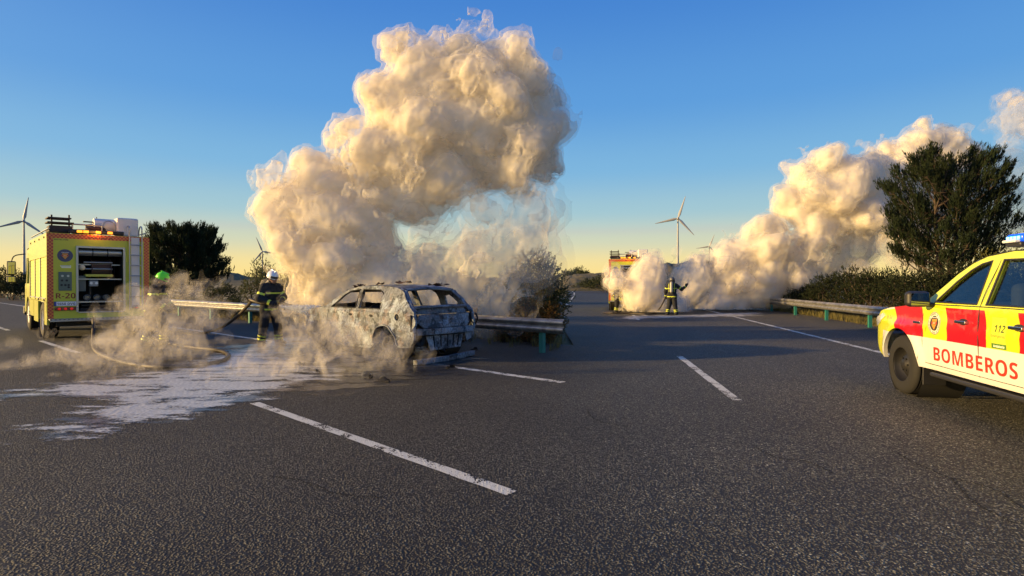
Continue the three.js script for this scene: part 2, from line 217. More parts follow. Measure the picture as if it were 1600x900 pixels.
// guardrails: W-beam lengths lapped post to post, teal posts with spacers
{
  const galv = tex(512, 512, (u, v) => { const k = 0.42 + 0.3 * fbm(u, v, 14, 4, 4) + 0.06 * vn(u, v, 160, 2); return [k, k * 1.0, k * 0.985]; }); galv.repeat.set(0.7, 0.7);
  M.galv = S(0xffffff, 0.42, 0.75, { map: galv });
  M.teal = S(Lin(0.02, 0.17, 0.14), 0.55, 0.1); M.bolt = S(0x55585a, 0.5, 0.7);
  const prof = [[0, -0.155], [0.012, -0.155], [0.03, -0.135], [0.075, -0.105], [0.08, -0.07], [0.075, -0.045], [0.03, -0.018], [0.02, 0], [0.03, 0.018], [0.075, 0.045], [0.08, 0.07], [0.075, 0.105], [0.03, 0.135], [0.012, 0.155], [0, 0.155]];
  M.beamGeo = (a, b, lift) => { // one length of beam from a to b, its face turned to the left of the way a -> b
    const d = b.clone().sub(a), L = d.length(); d.normalize(); const s = V(d.z, 0, -d.x), pos = [], ix = [], uv = []; const ring = prof.map(([x, y]) => [x, y]).concat(prof.slice().reverse().map(([x, y]) => [x - 0.004, y]));
    const m = ring.length; for (const t of [0, 1]) ring.forEach(([x, y], i) => { const q = a.clone().addScaledVector(d, t * L).addScaledVector(s, x); pos.push(q.x, lift + 0.6 + y, q.z); uv.push(t * L, i / m * 0.6); });
    for (let i = 0; i < m; i++) { const j = (i + 1) % m; ix.push(i, j, m + i, j, m + j, m + i); }
    const g = new THREE.BufferGeometry(); g.setAttribute('position', new THREE.Float32BufferAttribute(pos, 3)); g.setAttribute('uv', new THREE.Float32BufferAttribute(uv, 2)); g.setIndex(ix); g.computeVertexNormals(); return toCreasedNormals(g, 0.9);
  };
  function guardrail(label, pts, lead = 0.16) {
    const o = thing('guardrail', label, 'guardrail', pts[0].toArray(), 0, null), loc = (p) => p.clone().sub(pts[0]);
    pts.forEach((p, i) => {
      const q = loc(p), d = (pts[i + 1] ?? p).clone().sub(pts[i ? i - 1 : 0]).normalize(), s = V(d.z, 0, -d.x), turn = Math.atan2(-d.z, d.x);
      const post = part('post', [box(0.1, 0.86, 0.006, 0, 0.31, -0.05), box(0.1, 0.86, 0.006, 0, 0.31, 0.05), box(0.006, 0.86, 0.094, -0.047, 0.31, 0)], M.teal, o); post.position.copy(q).addScaledVector(s, -0.13); post.rotation.y = turn;
      const sp = part('spacer', rbox(0.08, 0.2, 0.06, 0.01, 0, 0.6, 0), M.galv, o); sp.position.copy(q).addScaledVector(s, -0.035); sp.rotation.y = turn;
      if (i < pts.length - 1) { const e = d.clone(); part('beam', M.beamGeo(q.clone().addScaledVector(e, i ? -0.16 : -lead), loc(pts[i + 1]).addScaledVector(e, 0.16), 0).translate(s.x * 0.005 * (i % 2), 0, s.z * 0.005 * (i % 2)), M.galv, o); }
    });
    return o;
  }
  guardrail('galvanised guardrail on teal posts running behind the burnt car', [2.6, 6.15, 9.7, 13.25, ...Array.from({ length: 20 }, (_, i) => 16.8 + 3.7 * i)].map((t) => railL(t)), 0.7);
  const L = railRcurve.getLength(), list = []; const t0 = 10.0; for (let s = t0; s < L; s += s < 80 ? 3.9 : 8) { const p = railRcurve.getPointAt(s / L); list.push(p); }
  guardrail('galvanised guardrail on teal posts along the verge below the tall pine', list);
}

// ---------- hills, wind turbines, trees and shrubs ----------
{
  const hillTex = tex(512, 512, (u, v) => { const a = fbm(u, v, 20, 6, 5), b = vn(u, v, 110, 4); const k = a * 0.7 + b * 0.3; return k > 0.52 ? [0.20, 0.21, 0.12] : [0.30 + 0.15 * k, 0.27 + 0.12 * k, 0.16 + 0.07 * k]; });
  M.hill = (rep) => S(0xffffff, 1, 0, { map: withRepeat(hillTex, rep, rep) });
  // a ridge given by photo pixels of its crest at one distance, with a real slope towards us and away
  function hill(crest, z, depth, rep) {
    const n = 90, m = 14, pos = [], uv = [], ix = [];
    for (let i = 0; i <= n; i++) {
      const f = i / n * (crest.length - 1), k = Math.min(crest.length - 2, Math.floor(f)), t = f - k, tt = t * t * (3 - 2 * t), px = crest[k][0] + (crest[k + 1][0] - crest[k][0]) * t, py = crest[k][1] + (crest[k + 1][1] - crest[k][1]) * tt, c = P(px, py, z), y = Math.max(-0.5, c.y);
      for (let j = 0; j <= m; j++) { const s = j / m * 2 - 1, h = y * (1 - s * s) ** 1.3 * (1 + 0.08 * n2(i * 0.3, j * 0.5)), x = c.x * (1 + s * depth / z * 0.9); pos.push(x, h - 0.1, -(z + s * depth)); uv.push(x, z + s * depth); }
      if (i) for (let j = 0; j < m; j++) { const a = (i - 1) * (m + 1) + j, b = i * (m + 1) + j; ix.push(a, b, a + 1, b, b + 1, a + 1); }
    }
    const g = new THREE.BufferGeometry(); g.setAttribute('position', new THREE.Float32BufferAttribute(pos, 3)); g.setAttribute('uv', new THREE.Float32BufferAttribute(uv, 2)); g.setIndex(ix); g.computeVertexNormals(); struct('hill', g, M.hill(rep));
  }
  hill([[-250, 440], [-60, 436], [40, 440], [150, 436], [260, 434], [345, 429], [365, 427], [395, 433], [450, 438], [600, 436], [760, 434], [900, 437], [960, 436], [1100, 440]], 620, 230, 1 / 60);
  hill([[870, 443], [885, 431], [905, 428], [945, 426], [985, 420], [1020, 415], [1050, 411], [1090, 408], [1150, 412], [1220, 421], [1320, 432], [1420, 440], [1520, 443]], 150, 38, 1 / 30);
}
{ // wind turbines: tower, nacelle, hub and three blades each
  M.turbine = S(Lin(0.34, 0.35, 0.37), 0.5);
  function turbine(px, py, blade, z, turn, spin, label) {
    const h = P(px, py, z), L = blade * z / 900, o = thing('wind_turbine', label, 'wind turbine', [h.x, -0.06, h.z], turn, null), H = h.y + 0.06;
    part('tower', cyl(L * 0.030, L * 0.058, H, 20).translate(0, H / 2, 0), M.turbine, o);
    part('nacelle', rbox(L * 0.09, L * 0.1, L * 0.30, L * 0.03, 0, H + L * 0.03, -L * 0.03), M.turbine, o);
    part('hub', new THREE.SphereGeometry(L * 0.055, 16, 12).scale(1, 1, 1.3).translate(0, H + L * 0.03, L * 0.16), M.turbine, o);
    const pr = [], W = [[0, 0.028], [0.06, 0.03], [0.18, 0.062], [0.35, 0.05], [0.7, 0.03], [0.95, 0.014], [1, 0.004]];
    const g = new THREE.BufferGeometry(), pos = [], ix = []; W.forEach(([t, w], i) => { const tw = 0.35 * (1 - t); for (let k = 0; k < 6; k++) { const a = k / 6 * 2 * Math.PI, x = Math.cos(a) * w, z2 = Math.sin(a) * w * 0.25; pos.push((x * Math.cos(tw) - z2 * Math.sin(tw)) * L, t * L, (x * Math.sin(tw) + z2 * Math.cos(tw)) * L); if (i) { const q = (k + 1) % 6, b = (i - 1) * 6; ix.push(b + k, b + q, b + 6 + k, b + q, b + 6 + q, b + 6 + k); } } });
    g.setAttribute('position', new THREE.Float32BufferAttribute(pos, 3)); g.setIndex(ix); g.computeVertexNormals();
    for (let k = 0; k < 3; k++) { const b = part('blade', g, M.turbine, o); b.position.set(0, H + L * 0.03, L * 0.17); b.rotation.z = -R(spin + 120 * k); }
  }
  turbine(38, 347, 38, 700, R(38), 9, 'wind turbine on a full tower rising beside the cab of the fire engine');
  turbine(410, 394, 24, 900, R(25), -22, 'wind turbine half hidden by a leafy bush beside the road');
  turbine(1059, 343, 36, 640, R(-14), 18, 'wind turbine standing on the grassy hill beside the second fire engine');
  turbine(1108, 386, 20, 980, R(-14), 22, 'small wind turbine peeping over the dark trees on the hill');
  turbine(1190, 360, 22, 960, R(-14), 12, 'far wind turbine hidden behind grey smoke except a blade tip');
  turbine(1301, 392, 20, 1500, R(-14), 55, 'very distant wind turbine behind the low shrubs at the guardrail');
}
M.bark = S(Lin(0.07, 0.05, 0.038), 0.95);
M.leaf = (c, tr = 0.3) => new THREE.MeshPhysicalMaterial({ color: c, roughness: 0.95, transmission: tr, thickness: 0, specularIntensity: 0.25, side: THREE.DoubleSide, vertexColors: true });
const leafMat = M.leaf(Lin(1, 1, 1));
class Leaves { // leaf-sized faces gathered into one crown
  constructor() { this.p = []; this.n = []; this.c = []; }
  add(c, nrm, along, len, wid, col) { // a kite-shaped leaf
    const a = along.clone().normalize(), s = a.clone().cross(nrm); if (s.lengthSq() < 1e-4) s.set(1, 0, 0); s.normalize();
    const p0 = c, p1 = c.clone().addScaledVector(a, len * 0.5).addScaledVector(s, wid / 2), p2 = c.clone().addScaledVector(a, len), p3 = c.clone().addScaledVector(a, len * 0.5).addScaledVector(s, -wid / 2), N = s.clone().cross(a).normalize();
    for (const q of [p0, p1, p2, p0, p2, p3]) { this.p.push(q.x, q.y, q.z); this.n.push(N.x, N.y, N.z); this.c.push(col[0], col[1], col[2]); }
  }
  geo() { const g = new THREE.BufferGeometry(); g.setAttribute('position', new THREE.Float32BufferAttribute(this.p, 3)); g.setAttribute('normal', new THREE.Float32BufferAttribute(this.n, 3)); g.setAttribute('color', new THREE.Float32BufferAttribute(this.c, 3)); return g; }
}
const rv = () => { let v; do v = V(rr(-1, 1), rr(-1, 1), rr(-1, 1)); while (v.lengthSq() > 1 || v.lengthSq() < 0.01); return v; };
const vary = (c, k = 0.35) => { const s = 1 + rr(-k, k), w = rr(-0.12, 0.12); return [c[0] * s * (1 + w), c[1] * s, c[2] * s * (1 - w)]; };
// a shrub or bushy tree: stems from the base, leaves on sprays through uneven lobes
function bush(name, label, category, base, w, h, opt = {}) {
  const { col = [0.045, 0.06, 0.02], leaf = 0.09, n = 5000, lobes = 14, stem = 0.03, clear = 0.05, group, upright = 0.35, tips = null } = opt;
  const o = thing(name, label, category, base.toArray(), 0, group), L = new Leaves(), stems = [], lob = [];
  for (let i = 0; i < lobes; i++) { const a = i * 2.4 + rr(-0.5, 0.5), rad = Math.sqrt((i + 0.5) / lobes) * w * 0.36, t = 1 - (rad / (w * 0.36)) ** 2, y = h * (clear + (1 - clear) * (rr(0.22, 0.45) + 0.42 * t)); lob.push([V(Math.cos(a) * rad, y, Math.sin(a) * rad), w * rr(0.13, 0.22), h * (1 - clear) * rr(0.13, 0.25)]); }
  for (const [c, rx, ry] of lob) { const b = V(c.x * 0.12, -0.08, c.z * 0.12), m = b.clone().lerp(c, 0.55).add(V(rr(-0.1, 0.1) * w, 0, rr(-0.1, 0.1) * w)); stems.push(pipe([b, m, c], stem * rr(0.6, 1), 5, 5)); }
  const per = Math.floor(n / lobes / 5);
  for (const [c, rx, ry] of lob) for (let k = 0; k < per; k++) {
    const u = rv().normalize(), r = Math.pow(rnd(), 0.45), q = V(u.x * rx * r, u.y * ry * r, u.z * rx * r).multiplyScalar(1 + 0.25 * n3(c.x + u.x * 1.5, c.y + u.y * 1.5, c.z + u.z * 1.5)).add(c); if (q.y < 0.02) q.y = rr(0.02, 0.2);
    const dir = u.clone().add(V(0, upright, 0)).normalize(), cc = tips && rnd() < tips[3] ? vary(tips) : vary(col);
    for (let j = 0; j < 5; j++) { const a = dir.clone().addScaledVector(rv(), 0.75).normalize(); L.add(q.clone().addScaledVector(dir, (j - 2) * leaf * 0.4), rv(), a, leaf * rr(0.7, 1.3), leaf * rr(0.35, 0.55), cc); }
  }
  part('trunk', stems, M.bark, o); part('crown', L.geo(), leafMat, o); return o;
}
// a pine: trunk, rising limbs, brushes of needles at the twig ends
function pine(label, base, w, h, opt = {}) {
  const { limbs = 46, low = 0.12, tufts = 2600, needle = 0.24, round = 0.5, name = 'pine_tree', group, trunk = 0.16, forks = 1 } = opt;
  const o = thing(name, label, 'tree', base.toArray(), 0, group), L = new Leaves(), wood = [], ends = [];
  const prof = (t) => Math.pow(Math.sin(Math.PI * clamp((t - low) / (1 - low) * 0.80 + 0.2, 0, 1)), round);
  const trunks = Array.from({ length: forks }, (_, k) => { const e = (k - (forks - 1) / 2) * w * 0.14; return [V(0, -0.2, 0), V(e * 0.5, h * 0.25, 0), V(e, h * 0.6, e * 0.4), V(e * 1.2, h * 0.93, 0)]; });
  for (const tr of trunks) { const c = new THREE.CatmullRomCurve3(tr); for (let i = 0; i < 10; i++) wood.push(rod(c.getPoint(i / 10), c.getPoint((i + 1) / 10), trunk * (1 - i / 11), 8, trunk * (1 - (i + 1) / 11))); }
  for (let i = 0; i < limbs; i++) {
    const t = low + (0.97 - low) * Math.pow((i + rnd()) / limbs, 0.9), c = new THREE.CatmullRomCurve3(trunks[i % forks]), a = i * 2.399 + rr(-0.3, 0.3), s = c.getPoint(clamp(t * 0.86, 0, 0.96)), r = w / 2 * prof(t) * rr(0.72, 1.08), up = h * (0.05 + 0.13 * rnd()) + (t > 0.85 ? h * 0.06 : 0), e = V(Math.cos(a) * r, h * t + up * 0.4, Math.sin(a) * r); e.y = Math.min(e.y, h * 0.995);
    const m = s.clone().lerp(e, 0.5); m.y -= 0.02 * h; const lc = new THREE.CatmullRomCurve3([s, m, e]); for (let k = 0; k < 5; k++) wood.push(rod(lc.getPoint(k / 5), lc.getPoint((k + 1) / 5), 0.045 * (1 - k / 6), 5, 0.045 * (1 - (k + 1) / 6)));
    for (let k = 0; k < tufts / limbs; k++) { const q = 0.32 + 0.68 * Math.sqrt(rnd()), b = lc.getPoint(q), sp = (1.15 - q) * 0.20 * w * 0.5 + 0.10; const p = b.clone().add(V(rr(-1, 1) * sp, rr(-0.4, 1) * sp * 0.9, rr(-1, 1) * sp)); ends.push([p, b]); }
  }
  for (const [p, b] of ends) {
    if (rnd() < 0.25) wood.push(rod(b, p, 0.012, 4, 0.005));
    const out = p.clone().setY(0).normalize(), dir = V(out.x * 0.35, 1, out.z * 0.35).addScaledVector(rv(), 0.25).normalize(), cc = vary([0.022, 0.034, 0.014], 0.4), len = rr(0.7, 1.2);
    for (let j = 0; j < 14; j++) { const f = rnd() * needle * 1.5 * len, a = dir.clone().multiplyScalar(1.3).addScaledVector(rv(), 0.75).normalize(); L.add(p.clone().addScaledVector(dir, f), rv(), a, needle * rr(0.45, 0.75), needle * 0.10, cc); }
  }
  part('trunk', wood, M.bark, o); part('crown', L.geo(), leafMat, o); return o;
}
const GP = (px, z, y = -0.06) => V((px - 800) / 900 * z, y, -z);
// trees and shrubs behind the guardrail by the burnt car
pine('broad dark round-crowned pine between the fire engine and the leafy bush', GP(287, 40), 5.7, 5.2, { limbs: 80, low: 0.2, tufts: 6400, needle: 0.34, round: 0.34, trunk: 0.2 });
const OLIVE = [0.075, 0.085, 0.035], DARK = [0.022, 0.03, 0.012], MID = [0.04, 0.05, 0.02];
bush('shrub', 'dark leafy shrub in front of the round-crowned pine', 'shrub', GP(262, 33), 3.6, 2.7, { col: MID, n: 6000 });
bush('shrub', 'dark low shrub right of the round-crowned pine', 'shrub', GP(345, 36), 2.6, 1.7, { col: MID, n: 4000 });
bush('small_tree', 'loose grey-green small tree behind the white-helmeted firefighter', 'tree', GP(408, 27), 2.1, 2.75, { col: OLIVE, n: 5500, lobes: 18, upright: 0.7, leaf: 0.075 });
bush('small_tree', 'grey-green bushy tree veiled by the thick yellow smoke', 'tree', GP(452, 30), 3.0, 2.2, { col: OLIVE, n: 5000 });
{ let k_ = 0; const LBL = ['low shrub behind the sunlit guardrail next to the lime-helmeted firefighter', 'low grey-green shrub under the round-crowned pine at the guardrail', 'low shrub behind the guardrail between the two firefighters', 'low grey-green shrub touching the hose at the guardrail', 'low shrub behind the legs of the white-helmeted firefighter', 'low grey-green shrub swallowed by the smoke at the guardrail']; for (const [px, z, w, h, s] of [[300, 27.5, 1.5, 0.95, 0], [332, 26.4, 1.7, 0.9, 1], [366, 25, 1.5, 1.0, 2], [398, 24, 1.3, 0.8, 3], [430, 23, 1.6, 1.1, 4], [470, 21.6, 1.6, 1.15, 5]]) bush('verge_shrub', LBL[k_++ % LBL.length], 'shrub', GP(px, z), w, h, { col: s % 2 ? OLIVE : MID, n: 2200, leaf: 0.07, lobes: 9, group: 'low shrubs behind the sunlit guardrail' }); }
{ let k_ = 0; const LBL = ['dark bushy tree at the guardrail left of the fire engine cab', 'largest dark bushy tree standing farthest from the fire engine cab', 'dark bushy tree just behind the mirror of the fire engine cab', 'low dark shrub-like tree in front of the trees beyond the cab', 'dark bushy tree hidden behind the locker side of the fire engine', 'dark bushy tree hidden behind the rear of the fire engine']; for (const [px, z, w, h] of [[4, 60, 5, 3.6], [-40, 62, 6, 4], [40, 64, 4, 3], [20, 52, 4, 2.0], [95, 62, 5, 2.6], [160, 55, 5, 2.4]]) bush('roadside_tree', LBL[k_++ % 6], 'tree', GP(px, z), w, h, { col: DARK, n: 4000, leaf: 0.16, group: 'dark trees beyond the fire engine' }); }
{ let k_ = 0; const LBL = ['dark bushy tree behind the front of the burnt car roof in smoke', 'dark bushy tree behind the middle of the burnt car roof in smoke', 'dark bushy tree behind the tailgate of the burnt car in smoke', 'dark bushy tree between the burnt car and the olive shrubs in smoke']; for (const [px, z, w, h] of [[612, 24, 2.4, 2.3], [655, 24.5, 2.4, 2.4], [700, 23.5, 2.5, 2.4], [742, 22.5, 2.3, 2.2]]) bush('roadside_tree', LBL[k_++ % LBL.length], 'tree', GP(px, z), w, h, { col: DARK, n: 3000, leaf: 0.12, group: 'trees in the smoke behind the burnt car' }); }
const RUST = [0.20, 0.10, 0.025, 0.5];
bush('tall_shrub', 'tall olive shrub where the guardrail behind the burnt car ends', 'shrub', GP(836, 16.4), 2.4, 2.6, { col: OLIVE, n: 17000, leaf: 0.065, lobes: 30, tips: [0.16, 0.13, 0.03, 0.35] });
bush('tall_shrub', 'olive shrub half veiled by grey smoke right of the burnt car', 'shrub', GP(795, 18.6), 2.0, 2.0, { col: OLIVE, n: 11000, leaf: 0.065, lobes: 24, tips: [0.14, 0.12, 0.03, 0.3] });
for (const [px, z, w, h] of [[858, 15.0, 0.95, 1.12], [826, 15.2, 1.1, 1.2], [790, 15.9, 1.0, 0.95], [766, 16.6, 0.9, 0.85], [846, 14.2, 0.8, 0.55], [800, 14.9, 0.9, 0.5]]) bush('rusty_shrub', 'low shrub with rust-coloured tips behind the guardrail by the burnt car', 'shrub', GP(px, z), w, h, { col: [0.07, 0.06, 0.02], n: 5600, leaf: 0.05, lobes: 16, tips: RUST, group: 'rust-tipped shrubs' });
// beyond the second road
{ let k_ = 0; const LBL = ['first and smallest dark tree of the clump on the hill crest', 'tallest dark tree in the middle of the clump on the hill crest', 'dark tree at the smoke end of the clump on the hill crest', 'single dark tree standing apart above the smoke on the hill']; for (const [px, z, w, h] of [[1078, 118, 5, 5.4], [1092, 116, 6, 6.4], [1106, 118, 5, 5.6], [1155, 124, 4, 7.4]]) bush('hill_tree', LBL[k_++ % LBL.length], 'tree', GP(px, z, 2.6), w, h - 2, { col: DARK, n: 3000, leaf: 0.3, group: 'dark trees on the hill crest' }); }
{ let k_ = 0; const LBL = ['small distant tree farthest from the hill at the end of the road', 'tallest of the distant trees at the end of the road', 'small distant tree next to the bank at the end of the road']; for (const [px, z, w, h] of [[889, 190, 7, 3.6], [903, 200, 8, 5], [912, 185, 6, 3.6]]) bush('far_tree', LBL[k_++ % LBL.length], 'tree', GP(px, z, 2.2), w, h, { col: MID, n: 1500, leaf: 0.5, group: 'distant trees at the end of the road' }); }
{ let k_ = 0; const LBL = ['rounded shrub low on the bank beside the far road', 'rounded shrub next to the wing mirror of the second fire engine', 'rounded shrub on the bank behind the steam and the second fire engine']; for (const [px, z, w, h] of [[928, 118, 9, 2.6], [946, 100, 8, 3.2], [1022, 84, 7, 3.0]]) bush('bank_shrub', LBL[k_++ % LBL.length], 'shrub', GP(px, z), w, h, { col: MID, n: 2500, leaf: 0.3, group: 'shrubs on the bank' }); }
pine('tall dark pine with upswept needle tufts beside the emergency pickup', GP(1478, 25), 5.3, 7.0, { limbs: 60, low: 0.30, tufts: 5000, needle: 0.28, round: 0.45, trunk: 0.17, forks: 2 });
{ let k_ = 0; const LBL = ['low dark shrub nearest the smoke in the thicket behind the guardrail', 'rounded dark shrub between the smoke bank and the tall thicket', 'tall dark shrub midway between the smoke bank and the pine', 'dense dark shrub just before the pine on the smoke side', 'dark shrub at the left foot of the tall pine', 'dark shrub growing in front of the pine trunk', 'dark shrub behind the pickup bonnet beside the pine', 'dark shrub seen through the front side window of the pickup', 'dark shrub seen through the rear side window of the pickup']; for (const [px, z, w, h] of [[1262, 30, 2.4, 1.7], [1300, 28, 2.8, 2.2], [1340, 26, 2.6, 2.35], [1372, 24.6, 2.4, 2.35], [1412, 23, 2.4, 2.2], [1450, 22, 2.6, 2.2], [1495, 21.5, 2.6, 2.3], [1540, 21, 2.4, 2.3], [1590, 20, 2.4, 2.2]]) bush('roadside_shrub', LBL[k_++ % LBL.length], 'shrub', GP(px, z), w, h, { col: DARK, n: 8500, leaf: 0.08, lobes: 22, group: 'thicket below the pine' }); }
bush('small_tree', 'yellow-green bushy tree right behind the blue light bar of the pickup', 'tree', GP(1553, 22.5), 1.9, 3.1, { col: [0.10, 0.10, 0.03], n: 6000, leaf: 0.075, lobes: 18 });
bush('small_tree', 'dusty green tree beyond the pickup roof next to the tall pine', 'tree', GP(1606, 30), 3.4, 4.6, { col: OLIVE, n: 6500, leaf: 0.09, lobes: 20, upright: 0.6 });
{ // dry grass on the verges beyond both guardrails and on the island between the roads
  const blades = [], L = new Leaves(); for (let k = 0; k < 9; k++) L.add(V(rr(-0.05, 0.05), 0, rr(-0.05, 0.05)), rv(), V(rr(-0.5, 0.5), 1, rr(-0.5, 0.5)), rr(0.12, 0.3), 0.012, vary([0.16, 0.14, 0.05]));
  const spots = [];
  for (let k = 0; k < 5200; k++) { const t = rr(2, 48), p = edgeL(t, rr(2.95, 6.5) + (rnd() ** 2) * 4); if (p.x < 0.088 * -p.z && p.x < 1.3) spots.push(p); }
  for (let k = 0; k < 5200; k++) { const s = rr(6, 75) / railRcurve.getLength(), p = railRcurve.getPointAt(s); p.x += 0.55 + rnd() ** 2 * 6; spots.push(p); }
  for (let k = 0; k < 900; k++) { const z = rr(42, 150), e = z < 95 ? 2.0 + (z - 42) * 0.125 : 8.3 + (z - 95) * 0.06; spots.push(V(e - rnd() ** 2 * 5, 0, -z)); }
  const im = new THREE.InstancedMesh(L.geo(), leafMat, spots.length), m = new THREE.Matrix4(), q = new THREE.Quaternion(); im.name = 'verge_grass'; spots.forEach((p, i) => { const s = rr(0.7, 1.5) * (p.z < -40 ? 2 : 1); im.setMatrixAt(i, m.compose(p.setY(-0.06), q.setFromAxisAngle(V(0, 1, 0), rnd() * 6.3), V(s, s, s))); });
  tag(im, 'dry yellowish grass on the verges behind the guardrails', 'grass', null, 'stuff'); scene.add(im);
}

// ---------- vehicles ----------
// body shells: a side is one sheet with real openings, bent to the car's own width; tops are strips across
function sidePanel(outline, holes, half, thick, sign, edge = 0.09, uvf = null) {
  const g0 = ext(outline, thick, 0, holes), g = new TessellateModifier(edge, 8).modify(g0.index ? g0.toNonIndexed() : g0), p = g.attributes.position;
  const uv = new Float32Array(p.count * 2);
  for (let i = 0; i < p.count; i++) { const x = p.getX(i), y = p.getY(i), z = p.getZ(i); if (uvf) uv.set(uvf(x, y, sign), i * 2); else uv.set([x, y], i * 2); p.setZ(i, sign * (half(x, y) - z)); }
  const q = new THREE.BufferGeometry(); q.setAttribute('position', new THREE.Float32BufferAttribute(p.array, 3)); q.setAttribute('uv', new THREE.BufferAttribute(uv, 2));
  if (sign < 0) { const a = q.attributes.position.array, b = q.attributes.uv.array; for (let i = 0; i < p.count; i += 3) { for (let k = 0; k < 3; k++) { const t = a[(i + 1) * 3 + k]; a[(i + 1) * 3 + k] = a[(i + 2) * 3 + k]; a[(i + 2) * 3 + k] = t; } for (let k = 0; k < 2; k++) { const t = b[(i + 1) * 2 + k]; b[(i + 1) * 2 + k] = b[(i + 2) * 2 + k]; b[(i + 2) * 2 + k] = t; } } }
  return toCreasedNormals(q, 0.7);
}
function crossStrip(prof, half, crown = 0.03, n = 14, inset = 0, bump = null) {
  const pos = [], uv = [], ix = [], c = new THREE.CatmullRomCurve3(prof.map(([x, y]) => V(x, y, 0)), false, 'centripetal', 0.5), m = Math.max(8, prof.length * 4);
  for (let i = 0; i <= m; i++) { const p = c.getPoint(i / m), w = half(p.x, p.y) - inset; for (let j = 0; j <= n; j++) { const s = j / n * 2 - 1, z = s * w, b = bump ? bump(p.x, z) : 0; pos.push(p.x, p.y + crown * (1 - s * s) + b, z); uv.push(p.x, z); } if (i) for (let j = 0; j < n; j++) { const a = (i - 1) * (n + 1) + j, d = a + n + 1; ix.push(a, a + 1, d, a + 1, d + 1, d); } }
  const g = new THREE.BufferGeometry(); g.setAttribute('position', new THREE.Float32BufferAttribute(pos, 3)); g.setAttribute('uv', new THREE.Float32BufferAttribute(uv, 2)); g.setIndex(ix); g.computeVertexNormals(); return g;
}
const loop = (pts, r) => { const q = []; pts.forEach((p, i) => { const e = pts[(i + 1) % pts.length]; q.push(rod(p, e, r, 6), new THREE.SphereGeometry(r, 6, 5).translate(p.x, p.y, p.z)); }); return merge(q); };
const yawOf = (theta) => Math.PI / 2 - theta;
M.rubber = S(Lin(0.010, 0.010, 0.010), 0.8); M.blackPlastic = S(Lin(0.018, 0.018, 0.02), 0.5); M.darkSteel = S(Lin(0.03, 0.03, 0.032), 0.45, 0.5); M.chassis = S(Lin(0.02, 0.02, 0.02), 0.8);
M.glass = new THREE.MeshPhysicalMaterial({ color: Lin(0.62, 0.68, 0.68), roughness: 0.03, transmission: 1, thickness: 0, ior: 1.5, side: THREE.DoubleSide });
M.chrome = S(0xb8bcc0, 0.22, 1); M.interior = S(Lin(0.09, 0.09, 0.092), 0.8);
function wheel(parent, x, y, z, r, w, rimMat, side, dish = 0.1, holes = 8) { // tyre with a grooved tread and a pressed-steel rim
  const wl = new THREE.Group(); wl.name = 'wheel'; wl.position.set(x, y, z); parent.add(wl);
  const ty = [[r * 0.58, -w * 0.48], [r * 0.8, -w * 0.52], [r * 0.95, -w * 0.44], [r, -w * 0.3], ...[-0.2, -0.12, 0.12, 0.2].flatMap((a) => [[r, w * (a - 0.02)], [r - 0.012, w * (a - 0.015)], [r - 0.012, w * (a + 0.015)], [r, w * (a + 0.02)]]), [r, w * 0.3], [r * 0.95, w * 0.44], [r * 0.8, w * 0.52], [r * 0.58, w * 0.48]];
  part('tyre', new THREE.LatheGeometry(ty.map(([a, b]) => new THREE.Vector2(a, b)), 48).rotateX(Math.PI / 2), M.rubber, wl);
  const s = side, R0 = r * 0.6, rim = [[R0, s * w * 0.46], [R0 * 0.94, s * w * 0.42], [R0 * 0.92, s * (w * 0.4 - dish)], [R0 * 0.7, s * (w * 0.4 - dish * 0.7)], [R0 * 0.45, s * (w * 0.4 - dish * 0.25)], [R0 * 0.3, s * (w * 0.4 - dish * 0.3)], [R0 * 0.27, s * (w * 0.4 - dish * 0.02)], [0.001, s * (w * 0.4)]];
  part('rim', new THREE.LatheGeometry(rim.map(([a, b]) => new THREE.Vector2(a, b)), 36).rotateX(Math.PI / 2), rimMat, wl);
  const nuts = []; for (let k = 0; k < holes; k++) { const a = k / holes * 2 * Math.PI; nuts.push(cyl(0.013, 0.013, 0.02, 6).rotateX(Math.PI / 2).translate(Math.cos(a) * R0 * 0.37, Math.sin(a) * R0 * 0.37, s * (w * 0.4 - dish * 0.22))); }
  part('wheel_nuts', nuts, M.darkSteel, wl); return wl;
}
function emblem(g, cx, cy, r, ring = '#ffffff', ink = '#1b2a66') { // round badge: ring lettering round a shield
  g.save(); g.translate(cx, cy); g.fillStyle = ring; g.beginPath(); g.arc(0, 0, r, 0, 7); g.fill(); g.fillStyle = ink; g.beginPath(); g.arc(0, 0, r * 0.66, 0, 7); g.fill(); g.lineWidth = r * 0.05; g.strokeStyle = ink; g.beginPath(); g.arc(0, 0, r * 0.96, 0, 7); g.stroke();
  g.fillStyle = ink; g.font = `bold ${r * 0.21}px sans-serif`; g.textAlign = 'center'; g.textBaseline = 'middle'; const t = 'CONSORCIO de BOMBEROS de la PROVINCIA DE CÁDIZ '; for (let i = 0; i < t.length; i++) { g.save(); g.rotate(i / t.length * 2 * Math.PI - 2.5); g.translate(0, -r * 0.81); g.fillText(t[i], 0, 0); g.restore(); }
  g.fillStyle = '#c98a2a'; g.beginPath(); g.moveTo(-r * 0.36, -r * 0.36); g.lineTo(r * 0.36, -r * 0.36); g.lineTo(r * 0.34, r * 0.15); g.quadraticCurveTo(0, r * 0.6, 0, r * 0.56); g.quadraticCurveTo(0, r * 0.6, -r * 0.34, r * 0.15); g.fill(); g.fillStyle = '#9c2f1d'; g.fillRect(-r * 0.46, -r * 0.12, r * 0.92, r * 0.22); g.fillStyle = '#f3d9a0'; g.font = `bold ${r * 0.2}px sans-serif`; g.fillText('CBPC', 0, 0); g.fillStyle = '#ffffff'; g.font = `bold ${r * 0.12}px sans-serif`; g.fillText('ETIAM PHOENIX', 0, -r * 0.5); g.restore();
}
